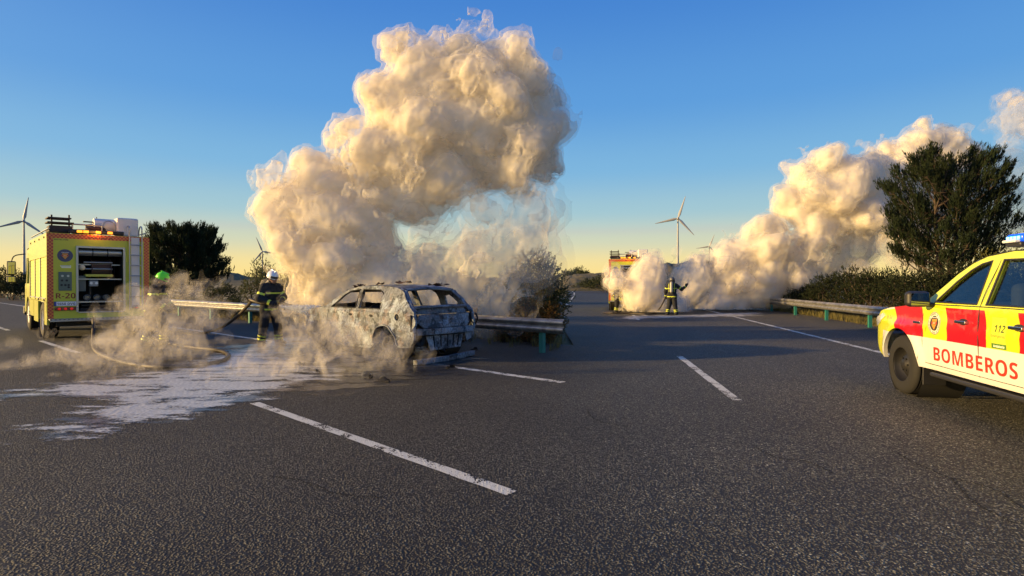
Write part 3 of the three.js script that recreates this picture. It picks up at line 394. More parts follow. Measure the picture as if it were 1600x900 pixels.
const YEL = '#c3ca1c', REDC = '#a80f1c';

// --- the emergency pickup ---
{
  const th = R(10.0), sc = 1.03, o = thing('pickup_truck', 'red, yellow and white emergency pickup with a lit blue light bar', 'pickup', [6.22, 0, -7.72], yawOf(th)); o.scale.setScalar(sc);
  const half = (x, y) => { let w = 0.895; if (y < 0.62) w -= 0.07 * ((0.62 - y) / 0.25) ** 2 * 0.6; w -= 0.02 * Math.abs(y - 0.85); w += 0.014 * Math.exp(-((y - 0.93) ** 2) / 0.002); if (y > 1.2) w -= 0.42 * (y - 1.2) * (1 - 0.1 * (y - 1.2)); if (x > 0.1) w *= 1 - 0.11 * ((x - 0.1) / 0.8) ** 2.5; const a = Math.hypot(x, y - 0.39); w += 0.035 * Math.exp(-((a - 0.5) ** 2) / 0.006) * (y < 0.95 ? 1 : 0); return w; };
  const x0 = -2.66, x1 = 0.92, y0 = 0.38, y1 = 1.82;
  const livery = canvasTex(2048, 824, (g, w, h) => {
    const X = (x, s = 1) => (x1 - x) / (x1 - x0) * w, Y = (y) => (y1 - y) / (y1 - y0) * h, rect = (c, a, b, lo, hi) => { g.fillStyle = c; g.fillRect(X(b), Y(hi), X(a) - X(b), Y(lo) - Y(hi)); };
    g.fillStyle = '#cfcfcb'; g.fillRect(0, 0, w, h); rect(YEL, x0, x1, 0.80, 1.9); rect(YEL, 0.55, 0.95, 0.3, 0.9);
    g.fillStyle = '#cfcfcb'; g.beginPath(); g.moveTo(X(0.95), Y(1.9)); g.lineTo(X(0.95), Y(1.06)); g.lineTo(X(0.3), Y(1.10)); g.lineTo(X(-0.5), Y(1.18)); g.lineTo(X(-0.62), Y(1.9)); g.fill(); g.fillStyle = YEL; g.beginPath(); g.moveTo(X(-0.5), Y(1.17)); g.lineTo(X(-0.70), Y(1.9)); g.lineTo(X(x0), Y(1.9)); g.lineTo(X(x0), Y(1.17)); g.fill();
    rect('#cfcfcb', 0.28, 0.5, 0.3, 0.8);
    for (const [a, b] of [[-0.56, 0.10], [-1.78, -1.07], [-2.75, -2.27]]) { g.fillStyle = REDC; g.beginPath(); g.moveTo(X(b) + 8, Y(0.80)); g.quadraticCurveTo(X(b) + 34, Y(1.0), X(b) - (b > 0 ? 60 : 14), Y(1.178)); g.lineTo(X(a) - 14, Y(1.178)); g.quadraticCurveTo(X(a) + 24, Y(1.0), X(a) + 8, Y(0.80)); g.fill(); }
    emblem(g, X(-0.83), Y(0.985), 78, '#e6e0c8', '#3a342c');
    g.fillStyle = '#c9cf3a'; g.fillRect(X(-1.88), Y(1.12), 128, 150); g.fillStyle = '#4f7a2e'; g.fillRect(X(-1.88), Y(1.12) + 150, 128, 28); g.strokeStyle = '#8a9030'; g.lineWidth = 2; g.strokeRect(X(-1.88), Y(1.12), 128, 178); g.fillStyle = '#3d5224'; g.font = 'italic bold 58px sans-serif'; g.textAlign = 'center'; g.fillText('112', X(-1.88) + 64, Y(1.12) + 84); g.font = '21px sans-serif'; g.fillText('Emergencias', X(-1.88) + 64, Y(1.12) + 114); g.fillStyle = '#f2f2ea'; g.font = 'bold 20px sans-serif'; g.fillText('Andalucía', X(-1.88) + 64, Y(1.12) + 171);
    g.fillStyle = '#b5331f'; g.font = 'bold 126px sans-serif'; g.textAlign = 'left'; const s = (X(-2.27) - X(-0.78)) / g.measureText('BOMBEROS').width; g.save(); g.translate(X(-0.78), Y(0.545)); g.scale(s, 1); g.fillText('BOMBEROS', 0, 0); g.restore();
    g.fillStyle = '#a8552a'; g.font = 'italic 44px sans-serif'; g.fillText('M-54', X(0.40), Y(0.965));
  });
  const uvf = (x, y, s) => [s < 0 ? (x1 - x) / (x1 - x0) : (x - x0) / (x1 - x0), (y - y0) / (y1 - y0)];
  const paint = new THREE.MeshPhysicalMaterial({ map: livery, roughness: 0.38, clearcoat: 0.8, clearcoatRoughness: 0.06, side: THREE.DoubleSide });
  const white = new THREE.MeshPhysicalMaterial({ color: Lin(0.6, 0.6, 0.58), roughness: 0.35, clearcoat: 0.8, clearcoatRoughness: 0.06, side: THREE.DoubleSide }), yellow = new THREE.MeshPhysicalMaterial({ color: new THREE.Color(YEL), roughness: 0.4, clearcoat: 0.7, clearcoatRoughness: 0.08, side: THREE.DoubleSide });
  const outline = [[-2.58, 0.44], [-2.4, 0.42], ...arc(0, 0.39, 0.475, 176, 4, 22), [0.60, 0.42], [0.80, 0.47], [0.875, 0.6], [0.87, 0.8], [0.80, 0.98], [0.66, 1.065], [0.3, 1.125], [-0.1, 1.165], [-0.48, 1.2], [-0.66, 1.285], [-1.0, 1.56], [-1.2, 1.68], [-1.4, 1.745], [-1.8, 1.785], [-2.3, 1.765], [-2.5, 1.7], [-2.6, 1.25]];
  const winF = [[-0.80, 1.235], [-1.04, 1.47], [-1.22, 1.6], [-1.36, 1.665], [-1.52, 1.695], [-1.60, 1.235]], winR = [[-1.75, 1.235], [-1.70, 1.70], [-2.2, 1.695], [-2.36, 1.63], [-2.44, 1.235]];
  for (const s of [-1, 1]) {
    const side = part('body_side', sidePanel(outline, [winF, winR], half, 0.05, s, 0.08, uvf), paint, o);
    for (const w of [winF, winR]) part('window', sidePanel(w.map(([x, y]) => [x, y]), [], (x, y) => half(x, y) - 0.028, 0.004, s, 0.2), M.glass, o);
    const seam = (pts, r) => pipe(pts.map(([x, y]) => V(x, y, s * (half(x, y) - 0.0015))), r, 40, 5);
    part('window_seal', [winF, winR].map((w) => loop(w.map(([x, y]) => V(x, y, s * (half(x, y) - 0.004))), 0.011)), M.blackPlastic, o);
    part('door_gap', [seam([[-0.62, 1.22], [-0.56, 1.0], [-0.56, 0.7], [-0.62, 0.5]], 0.004), seam([[-1.655, 1.7], [-1.67, 1.22], [-1.67, 0.9], [-1.66, 0.47]], 0.004), seam([[-2.52, 1.6], [-2.5, 1.0], [-2.48, 0.9]], 0.004), seam([[-0.6, 0.49], [-1.2, 0.485], [-2.45, 0.48]], 0.004), seam([[-0.8, 1.205], [-1.6, 1.212], [-2.45, 1.212]], 0.006)], M.blackPlastic, o);
    for (const hx of [-1.40, -2.28]) { const h = part('door_handle', [rbox(0.2, 0.034, 0.02, 0.01, hx, 1.035, s * (half(hx, 1.035) + 0.034)), box(0.03, 0.03, 0.03, hx + 0.08, 1.035, s * (half(hx, 1.035) + 0.016)), box(0.03, 0.03, 0.03, hx - 0.08, 1.035, s * (half(hx, 1.035) + 0.016))], M.chrome, o); part('handle_recess', new THREE.SphereGeometry(0.075, 16, 10).scale(1.15, 0.5, 0.1).translate(hx, 1.035, s * (half(hx, 1.035) + 0.001)), M.blackPlastic, h); }
    const mx = -0.76, mz = s * (half(mx, 1.2) + 0.16), mir = part('wing_mirror', rbox(0.13, 0.19, 0.26, 0.055, mx, 1.27, mz), M.blackPlastic, o); part('mirror_glass', rbox(0.008, 0.15, 0.2, 0.004, mx - 0.067, 1.27, mz), S(0x8a9096, 0.02, 1), mir); part('mirror_arm', rod(V(mx - 0.02, 1.2, s * half(mx, 1.2)), V(mx, 1.22, mz), 0.03, 8), M.blackPlastic, mir);
    const lamp = part('headlight', sidePanel([[0.86, 0.86], [0.80, 0.975], [0.52, 1.04], [0.44, 1.0], [0.62, 0.9], [0.8, 0.84]], [], (x, y) => half(x, y) + 0.014, 0.03, s, 0.06), new THREE.MeshPhysicalMaterial({ color: Lin(0.7, 0.74, 0.78), roughness: 0.06, metalness: 0.3, clearcoat: 1 }), o);
    part('fog_light', cyl(0.05, 0.05, 0.03, 16).rotateZ(Math.PI / 2).translate(0.86, 0.58, s * 0.58), M.chrome, o);
    part('wheel_arch_liner', new THREE.CylinderGeometry(0.47, 0.47, 0.5, 28, 1, true, -Math.PI / 2, Math.PI).rotateX(Math.PI / 2).rotateZ(0).translate(0, 0.39, s * 0.58), M.chassis, o);
    part('mud_flap', rbox(0.02, 0.3, 0.26, 0.008, -0.52, 0.35, s * 0.74), M.blackPlastic, o);
    part('side_step', rbox(1.7, 0.05, 0.14, 0.02, -1.6, 0.37, s * 0.84), M.blackPlastic, o);
    part('badge', rbox(0.17, 0.028, 0.006, 0.003, -0.44, 0.97, s * (half(-0.44, 0.97) + 0.004)), M.chrome, o);
    // load bed
    const bedHalf = (x, y) => 0.885 - 0.01 * Math.abs(y - 0.85) - (x < -4 ? 0.02 * (-4 - x) / 0.35 : 0);
    part('bed_side', sidePanel([[-2.66, 0.46], ...arc(-3.09, 0.39, 0.48, 8, 172, 18).map((q) => q), [-4.25, 0.5], [-4.32, 0.65], [-4.32, 1.2], [-2.66, 1.2]], [], bedHalf, 0.05, s, 0.12), s < 0 ? yellow : yellow, o);
    wheel(o, 0, 0.385, s * 0.76, 0.385, 0.25, M.darkSteel, s, 0.1, 6); wheel(o, -3.085, 0.385, s * 0.76, 0.385, 0.25, M.darkSteel, s, 0.1, 6);
  }
  part('hood', crossStrip([[0.80, 0.98], [0.66, 1.07], [0.3, 1.13], [-0.1, 1.17], [-0.48, 1.205]], half, 0.05, 18, 0.012), white, o);
  part('grille', crossStrip([[0.875, 0.6], [0.895, 0.72], [0.885, 0.86], [0.82, 0.97]], (x, y) => half(x, y) * 0.82, 0.0, 12).translate(0.03, 0, 0), M.blackPlastic, o);
  part('front_bumper', rbox(0.3, 0.34, 1.52, 0.12, 0.82, 0.6, 0), white, o);
  part('windscreen', crossStrip([[-0.52, 1.215], [-0.9, 1.50], [-1.24, 1.712]], half, 0.04, 14, 0.05), M.glass, o);
  part('roof', crossStrip([[-1.2, 1.7], [-1.4, 1.757], [-1.8, 1.795], [-2.3, 1.775], [-2.52, 1.7]], half, 0.035, 14, 0.008), white, o);
  part('rear_window', crossStrip([[-2.53, 1.69], [-2.6, 1.25]], half, 0.0, 8, 0.06), M.glass, o);
  part('cab_back', rbox(0.05, 0.85, 1.7, 0.02, -2.58, 0.83, 0), white, o);
  part('bed_floor', [box(1.66, 0.05, 1.66, -3.5, 0.7, 0), box(0.05, 0.6, 1.7, -4.3, 0.88, 0)], yellow, o);
  part('floor_pan', [rbox(3.2, 0.2, 1.5, 0.05, -1.0, 0.5, 0), box(4.6, 0.1, 0.9, -2.0, 0.4, 0), rod(V(0, 0.385, -0.7), V(0, 0.385, 0.7), 0.05), rod(V(-3.085, 0.385, -0.7), V(-3.085, 0.385, 0.7), 0.07), box(1.1, 0.45, 1.0, 0.2, 0.7, 0)], M.chassis, o);
  part('dashboard', rbox(0.4, 0.28, 1.45, 0.09, -0.75, 1.1, 0), M.interior, o);
  part('steering_wheel', new THREE.TorusGeometry(0.18, 0.016, 8, 28).rotateY(Math.PI / 2).rotateZ(0.4).translate(-1.08, 1.2, -0.38), M.interior, o);
  for (const z of [-0.38, 0.38]) part('seat', [rbox(0.5, 0.2, 0.52, 0.07, -1.5, 0.85, z), rbox(0.16, 0.62, 0.5, 0.07, -1.75, 1.15, z), rbox(0.1, 0.18, 0.26, 0.05, -1.8, 1.52, z)], M.interior, o);
  part('rear_bench', [rbox(0.45, 0.2, 1.4, 0.07, -2.2, 0.88, 0), rbox(0.14, 0.6, 1.4, 0.06, -2.45, 1.18, 0)], M.interior, o);
  // roof light bar, lit blue
  const bar = part('light_bar', [rbox(0.24, 0.05, 1.12, 0.02, -1.62, 1.865, 0), box(0.04, 0.06, 0.04, -1.62, 1.82, -0.42), box(0.04, 0.06, 0.04, -1.62, 1.82, 0.42)], M.blackPlastic, o);
  const blue = S(Lin(0.01, 0.05, 0.55), 0.2, 0, { emissive: Lin(0.0, 0.10, 1), emissiveIntensity: 0.75 }), led = S(Lin(0.2, 0.5, 1), 0.2, 0, { emissive: Lin(0.10, 0.55, 1), emissiveIntensity: 2.2 });
  part('blue_lens', rbox(0.26, 0.085, 1.1, 0.035, -1.62, 1.93, 0), blue, bar); part('lens_end', [rbox(0.2, 0.03, 0.06, 0.012, -1.62, 1.895, -0.57), rbox(0.2, 0.03, 0.06, 0.012, -1.62, 1.895, 0.57)], S(Lin(0.7, 0.7, 0.7), 0.3), bar);
  for (let k = 0; k < 11; k++) part('led_light', rbox(0.006, 0.034, 0.05, 0.003, -1.753, 1.935, -0.5 + k * 0.1), led, bar);
  for (let k = 0; k < 4; k++) part('led_light', rbox(0.04, 0.03, 0.006, 0.002, -1.70 + k * 0.055, 1.93, -0.553), led, bar);
  const lamp = new THREE.PointLight(new THREE.Color(0.05, 0.25, 1), 1.2); lamp.position.set(-1.62, 2.02, 0); lamp.castShadow = true; lamp.shadow.radius = 6; o.add(lamp);
}

// --- the burnt-out car ---
{
  const th = R(-48), c = G(688, 563), o = thing('burnt_car', 'burnt-out hatchback shell with bare scorched metal and no glass', 'car', [-1.30 + Math.sin(th) * 0, 0, -11.28], yawOf(th));
  const rust = tex(1024, 1024, (u, v) => {
    const a = fbm(u, v, 5, 1, 6), b = fbm(u, v, 16, 7, 5), c2 = fbm(u, v, 70, 3, 3), s = fbm(u, v * 0.3, 48, 11, 3), k = 0.43 + 0.20 * (c2 - 0.5) + 0.14 * (s - 0.5); let r = k * 0.93, g = k * 0.99, bl = k * 1.08;
    const ash = sstep(a + 0.25 * (c2 - 0.5), 0.50, 0.66); r += ash * 0.12; g += ash * 0.14; bl += ash * 0.155; const sootK = sstep(b + 0.3 * (s - 0.5), 0.54, 0.66) * (1 - ash * 0.7); r *= 1 - 0.5 * sootK; g *= 1 - 0.46 * sootK; bl *= 1 - 0.43 * sootK;
    const ru = sstep(fbm(u, v, 12, 15, 5), 0.62, 0.70); r += ru * 0.05; bl -= ru * 0.03; const fl = vn(u, v, 210, 6) > 0.88 ? 0.10 : 0; return [r + fl, g + fl, bl + fl];
  }); rust.repeat.set(0.55, 0.55);
  const metal = S(0xffffff, 0.72, 0.25, { map: rust, bumpMap: rust, bumpScale: 0.008 }), soot = S(Lin(0.02, 0.02, 0.021), 0.95), dark = S(Lin(0.055, 0.058, 0.06), 0.85, 0.2, { map: rust });
  const dent = (x, y) => 0.014 * n2(x * 3.1, y * 3.3) + 0.007 * n2(x * 9, y * 9);
  const half = (x, y) => { let w = 0.865; if (y < 0.5) w -= 0.25 * (0.5 - y) ** 2; if (y > 0.92) w -= 0.36 * (y - 0.92) * (1 + 0.25 * (y - 0.92)); w -= 0.035 * Math.abs(y - 0.72) ** 1.5; if (x > 3.4) w *= 1 - 0.2 * ((x - 3.4) / 0.75) ** 2; if (x < 0.5) w *= 1 - 0.10 * ((0.5 - x) / 0.5) ** 2; w += 0.02 * Math.exp(-((y - 0.62) ** 2) / 0.003); const a = Math.hypot(x - 0.78, y - 0.3); w += 0.03 * Math.exp(-((a - 0.40) ** 2) / 0.004); return w + dent(x, y); };
  // rear at x = 0, nose at x = 4.15
  const outline = [[0.02, 0.42], [0.1, 0.30], [0.34, 0.28], ...arc(0.78, 0.31, 0.375, 184, -4, 20).map((q) => q), [1.35, 0.2], [2.7, 0.19], ...arc(3.32, 0.31, 0.37, 184, -4, 20), [3.95, 0.24], [4.12, 0.4], [4.15, 0.62], [4.02, 0.82], [3.7, 0.92], [3.2, 0.985], [3.02, 1.02], [2.55, 1.29], [2.3, 1.385], [1.9, 1.445], [1.2, 1.455], [0.7, 1.42], [0.46, 1.36], [0.14, 1.06], [0.02, 0.96], [-0.03, 0.75]];
  const wF = [[2.78, 1.0], [2.42, 1.26], [2.22, 1.345], [1.92, 1.375], [1.86, 1.0]], wR = [[1.74, 1.0], [1.78, 1.378], [1.2, 1.37], [1.06, 1.3], [1.02, 1.0]], wQ = [[0.84, 1.06], [0.82, 1.24], [0.66, 1.27], [0.46, 1.11], [0.5, 1.06]];
  const filler = circ(0.42, 0.86, 0.062, 18), rearCut = [[0.05, 0.66], [0.05, 0.48], [0.17, 0.42], [0.2, 0.62]];
  for (const s of [-1, 1]) {
    part('body_side', sidePanel(outline, s < 0 ? [wF, wR, filler] : [wF, wR, wQ], half, 0.045, s, 0.07), metal, o);
    if (s < 0) { part('quarter_panel', sidePanel(wQ, [], (x, y) => half(x, y) - 0.02, 0.006, s, 0.08), S(0x8d979c, 0.5, 0.4, { map: rust }), o); part('filler_neck', cyl(0.055, 0.04, 0.14, 16).rotateX(Math.PI / 2).translate(0.42, 0.86, s * (half(0.42, 0.86) - 0.08)), soot, o); }
    const seam = (pts, r = 0.005) => pipe(pts.map(([x, y]) => V(x, y, s * (half(x, y) - 0.001))), r, 30, 5);
    part('door_gap', [seam([[1.80, 1.4], [1.80, 1.0], [1.82, 0.6], [1.8, 0.26]]), seam([[2.88, 1.02], [2.92, 0.7], [2.85, 0.28]]), seam([[1.02, 1.33], [0.97, 0.98], [1.12, 0.72], [1.2, 0.5]]), seam([[1.2, 0.27], [2.0, 0.25], [2.85, 0.27]])], soot, o);
    part('window_frame', [wF, wR].map((w) => loop(w.map(([x, y]) => V(x, y, s * (half(x, y) + 0.002))), 0.012)), dark, o);
    for (const hx of [1.25, 2.02]) part('handle_hole', new THREE.SphereGeometry(0.05, 12, 8).scale(1.4, 0.55, 0.12).translate(hx, 0.86, s * (half(hx, 0.86) + 0.002)), soot, o);
    for (let k = 0; k < 7; k++) part('bolt_hole', new THREE.SphereGeometry(0.014, 8, 6).scale(1, 1, 0.3).translate(2.1 + k * 0.09, 0.9 + 0.03 * Math.sin(k * 2), s * (half(2.1 + k * 0.09, 0.9) + 0.001)), soot, o);
    part('arch_lip', pipe(arc(0.78, 0.31, 0.385, 178, 2, 16).map(([x, y]) => V(x, y, s * (half(x, y) + 0.006))), 0.016, 40, 6), metal, o);
    part('wheel_well', new THREE.CylinderGeometry(0.37, 0.37, 0.4, 24, 1, true, -Math.PI / 2, Math.PI).rotateX(Math.PI / 2).translate(0.78, 0.32, s * 0.62), soot, o);
    part('wheel_well', new THREE.CylinderGeometry(0.37, 0.37, 0.4, 24, 1, true, -Math.PI / 2, Math.PI).rotateX(Math.PI / 2).translate(3.32, 0.32, s * 0.62), soot, o);
    for (const x of [0.78, 3.32]) { const wl = new THREE.Group(); wl.name = 'wheel'; wl.position.set(x, 0.255, s * 0.70); o.add(wl); part('bare_rim', new THREE.LatheGeometry([[0.2, -0.09], [0.235, -0.08], [0.205, -0.05], [0.2, 0.05], [0.235, 0.08], [0.2, 0.09]].map(([a, b]) => new THREE.Vector2(a, b)), 32).rotateX(Math.PI / 2), dark, wl); part('brake_disc', [cyl(0.14, 0.14, 0.02, 24).rotateX(Math.PI / 2), cyl(0.07, 0.07, 0.1, 12).rotateX(Math.PI / 2)], dark, wl); part('tyre_wire', [new THREE.TorusGeometry(0.232, 0.02, 6, 30), new THREE.TorusGeometry(0.215, 0.016, 6, 30).translate(0, -0.02, 0.06)], soot, wl); }
  }
  const sag = (x, z) => -0.03 * Math.exp(-((x - 1.5) ** 2) * 1.2 - z * z * 4) + 0.012 * n2(x * 4, z * 4);
  part('roof', crossStrip([[2.42, 1.345], [2.2, 1.405], [1.9, 1.447], [1.2, 1.457], [0.7, 1.422], [0.46, 1.362]], half, 0.045, 16, 0.005, sag), metal, o);
  part('hood', crossStrip([[4.0, 0.83], [3.7, 0.925], [3.2, 0.985], [3.0, 1.02]], half, 0.05, 14, 0.01, (x, z) => 0.02 * n2(x * 3, z * 3)), metal, o);
  part('nose_panel', crossStrip([[4.1, 0.36], [4.15, 0.62], [4.03, 0.82]], half, 0, 10, 0.01), dark, o);
  part('windscreen_header', rod(V(2.43, 1.34, -0.66), V(2.43, 1.34, 0.66), 0.03, 6), dark, o);
  // tailgate: a frame round the empty window, a pressed panel, bare metal below where the bumper fell away
  const gate = part('tailgate_frame', [pipe([V(0.47, 1.35, -0.60), V(0.16, 1.07, -0.70), V(0.03, 0.95, -0.70)], 0.035, 20, 6), pipe([V(0.47, 1.35, 0.60), V(0.16, 1.07, 0.70), V(0.03, 0.95, 0.70)], 0.035, 20, 6), pipe([V(0.47, 1.37, -0.6), V(0.46, 1.4, 0), V(0.47, 1.37, 0.6)], 0.03, 16, 6), pipe([V(0.13, 1.04, -0.7), V(0.10, 1.05, 0), V(0.13, 1.04, 0.7)], 0.03, 16, 6)], metal, o);
  const plate = (poly, holes, x, thick, tilt, mat, name) => { const g0 = ext(poly, thick, 0.008, holes), g = new TessellateModifier(0.12, 6).modify(g0.index ? g0.toNonIndexed() : g0); g.deleteAttribute('normal'); const p = g.attributes.position; for (let i = 0; i < p.count; i++) { const z = p.getX(i), y = p.getY(i), d = p.getZ(i); p.setXYZ(i, x - d + tilt * (y - 0.7) + 0.06 * (z / 0.8) ** 2 + 0.012 * n2(z * 5, y * 5), y, z); } return part(name, boxUV(toCreasedNormals(g, 0.6)), mat, o); };
  const holesT = []; for (let k = 0; k < 6; k++) holesT.push(circ(-0.36 + k * 0.14, 0.86 + (k % 2) * 0.015, 0.014, 8)); holesT.push(circ(-0.1, 0.8, 0.016, 8), circ(0.06, 0.79, 0.013, 8));
  plate([[-0.74, 1.03], [0.74, 1.03], [0.78, 0.93], [0.60, 0.915], [-0.60, 0.915], [-0.78, 0.93]], [], 0.05, 0.02, 0.35, metal, 'tailgate_upper');
  plate([[-0.62, 0.9], [0.62, 0.9], [0.64, 0.75], [0.56, 0.66], [-0.56, 0.66], [-0.66, 0.75]], holesT, -0.012, 0.03, 0.12, metal, 'tailgate_panel');
  plate([[-0.8, 0.9], [-0.66, 0.9], [-0.70, 0.76], [-0.62, 0.64], [0.62, 0.64], [0.70, 0.76], [0.66, 0.9], [0.8, 0.9], [0.8, 0.5], [-0.8, 0.5]], [[[-0.74, 0.68], [-0.66, 0.68], [-0.66, 0.56], [-0.74, 0.56]], [[0.66, 0.72], [0.74, 0.72], [0.74, 0.62], [0.66, 0.62]]], 0.03, 0.02, 0.0, dark, 'rear_panel');
  plate([[-0.72, 0.64], [0.72, 0.64], [0.7, 0.53], [-0.7, 0.53]], [], -0.03, 0.045, 0, metal, 'crash_bar');
  plate([[-0.46, 0.5], [0.5, 0.5], [0.42, 0.24], [-0.36, 0.22]], [], 0.03, 0.015, 0, metal, 'spare_wheel_well');
  for (const z of [-0.3, -0.12, 0.06, 0.22, 0.36]) part('pressed_rib', rod(V(0.006, 0.49, z), V(0.012, 0.27, z * 0.9), 0.014, 6), dark, o);
  plate([[-0.76, 0.52], [-0.5, 0.52], [-0.52, 0.36], [-0.6, 0.3], [-0.74, 0.38]], [circ(-0.62, 0.43, 0.05, 10)], 0.02, 0.02, 0, dark, 'lamp_bracket'); plate([[0.54, 0.52], [0.78, 0.52], [0.8, 0.42], [0.6, 0.34]], [], 0.02, 0.02, 0, metal, 'lamp_bracket');
  part('torn_strip', [pipe([V(0.0, 0.9, 0.8), V(-0.03, 0.8, 0.84), V(0.02, 0.66, 0.83)], 0.02, 12, 5), pipe([V(0.05, 0.9, -0.82), V(0.0, 0.78, -0.84), V(0.04, 0.6, -0.82)], 0.016, 12, 5)], soot, o);
  part('floor_pan', [box(3.6, 0.05, 1.45, 2.05, 0.3, 0), box(0.9, 0.4, 1.1, 3.5, 0.52, 0), box(0.05, 0.5, 1.3, 2.95, 0.72, 0), box(0.04, 0.38, 1.2, 1.0, 0.52, 0)], soot, o);
  part('parcel_ledge', box(0.4, 0.02, 1.3, 0.38, 0.93, 0), soot, o);
  for (const z of [-0.36, 0.36]) part('seat_frame', [pipe([V(1.95, 0.4, z - 0.2), V(1.78, 0.98, z - 0.18), V(1.76, 1.06, z), V(1.78, 0.98, z + 0.18), V(1.95, 0.4, z + 0.2)], 0.015, 24, 6), rod(V(1.86, 0.7, z - 0.19), V(1.86, 0.7, z + 0.19), 0.01), rod(V(1.82, 0.85, z - 0.19), V(1.82, 0.85, z + 0.19), 0.01)], dark, o);
  part('steering_ring', new THREE.TorusGeometry(0.17, 0.012, 6, 24).rotateY(Math.PI / 2).translate(2.45, 0.95, -0.36), dark, o);
  const flake = (x, y, z, w, l) => { const g = new THREE.PlaneGeometry(l, w, 4, 3), p = g.attributes.position; for (let i = 0; i < p.count; i++) p.setZ(i, 0.04 * n2(p.getX(i) * 9 + x * 7, p.getY(i) * 9) + 0.03); g.rotateX(-Math.PI / 2 + 0.15).rotateY(x * 3).translate(x, y, z); g.computeVertexNormals(); return g; };
  part('roof_scrap', [flake(2.28, 1.42, -0.5, 0.14, 0.2), flake(2.22, 1.44, -0.45, 0.1, 0.16), flake(1.62, 1.47, -0.4, 0.1, 0.22), flake(1.2, 1.5, -0.1, 0.2, 0.3), flake(0.5, 1.45, 0.35, 0.1, 0.34), flake(0.42, 1.46, 0.1, 0.06, 0.3)], S(Lin(0.07, 0.035, 0.02), 0.9), o);
  // bumper bar fallen on to the road behind
  const bum = thing('fallen_bumper', 'pale bent bumper bar lying on the asphalt behind the burnt car', 'car part', [0, 0, 0], 0); const A = G(652, 572), B = G(741, 556), m = A.clone().lerp(B, 0.5), d = B.clone().sub(A); bum.position.copy(m); bum.rotation.y = Math.atan2(-d.z, d.x);
  const L = d.length(); part('bar', (() => { const g0 = ext([[-L / 2, 0.01], [L / 2, 0.015], [L / 2, 0.085], [L / 4, 0.092], [-L / 2, 0.075]], 0.08, 0.012), g = new TessellateModifier(0.15, 6).modify(g0.toNonIndexed ? (g0.index ? g0.toNonIndexed() : g0) : g0); const p = g.attributes.position; for (let i = 0; i < p.count; i++) p.setXYZ(i, p.getX(i), p.getY(i) + 0.01 * n2(p.getX(i) * 4, 1) + 0.012, p.getZ(i) - 0.08 * (p.getX(i) / L * 2) ** 2); g.deleteAttribute('normal'); return boxUV(toCreasedNormals(g, 0.6)); })(), S(0xc8ced0, 0.65, 0.1, { map: rust, bumpMap: rust, bumpScale: 0.006 }), bum);
  for (const t of [-0.3, 0.05, 0.33]) part('bolt_hole', new THREE.SphereGeometry(0.014, 8, 6).scale(1, 1, 0.4).translate(t * L, 0.055, 0.086), soot, bum);
  for (const [px, py] of [[575, 590], [600, 597], [470, 572], [705, 577], [742, 548], [498, 585]]) { const q = G(px, py), f = thing('charred_scrap', 'small charred scrap lying on the road round the burnt car', 'debris', q.toArray(), rnd() * 6, 'charred scraps round the burnt car'); part('flake', flake(0, 0.02, 0, rr(0.06, 0.12), rr(0.1, 0.2)), soot, f); part('chip', rbox(0.06, 0.03, 0.04, 0.01, 0.08, 0.016, 0.03), soot, f); }
}

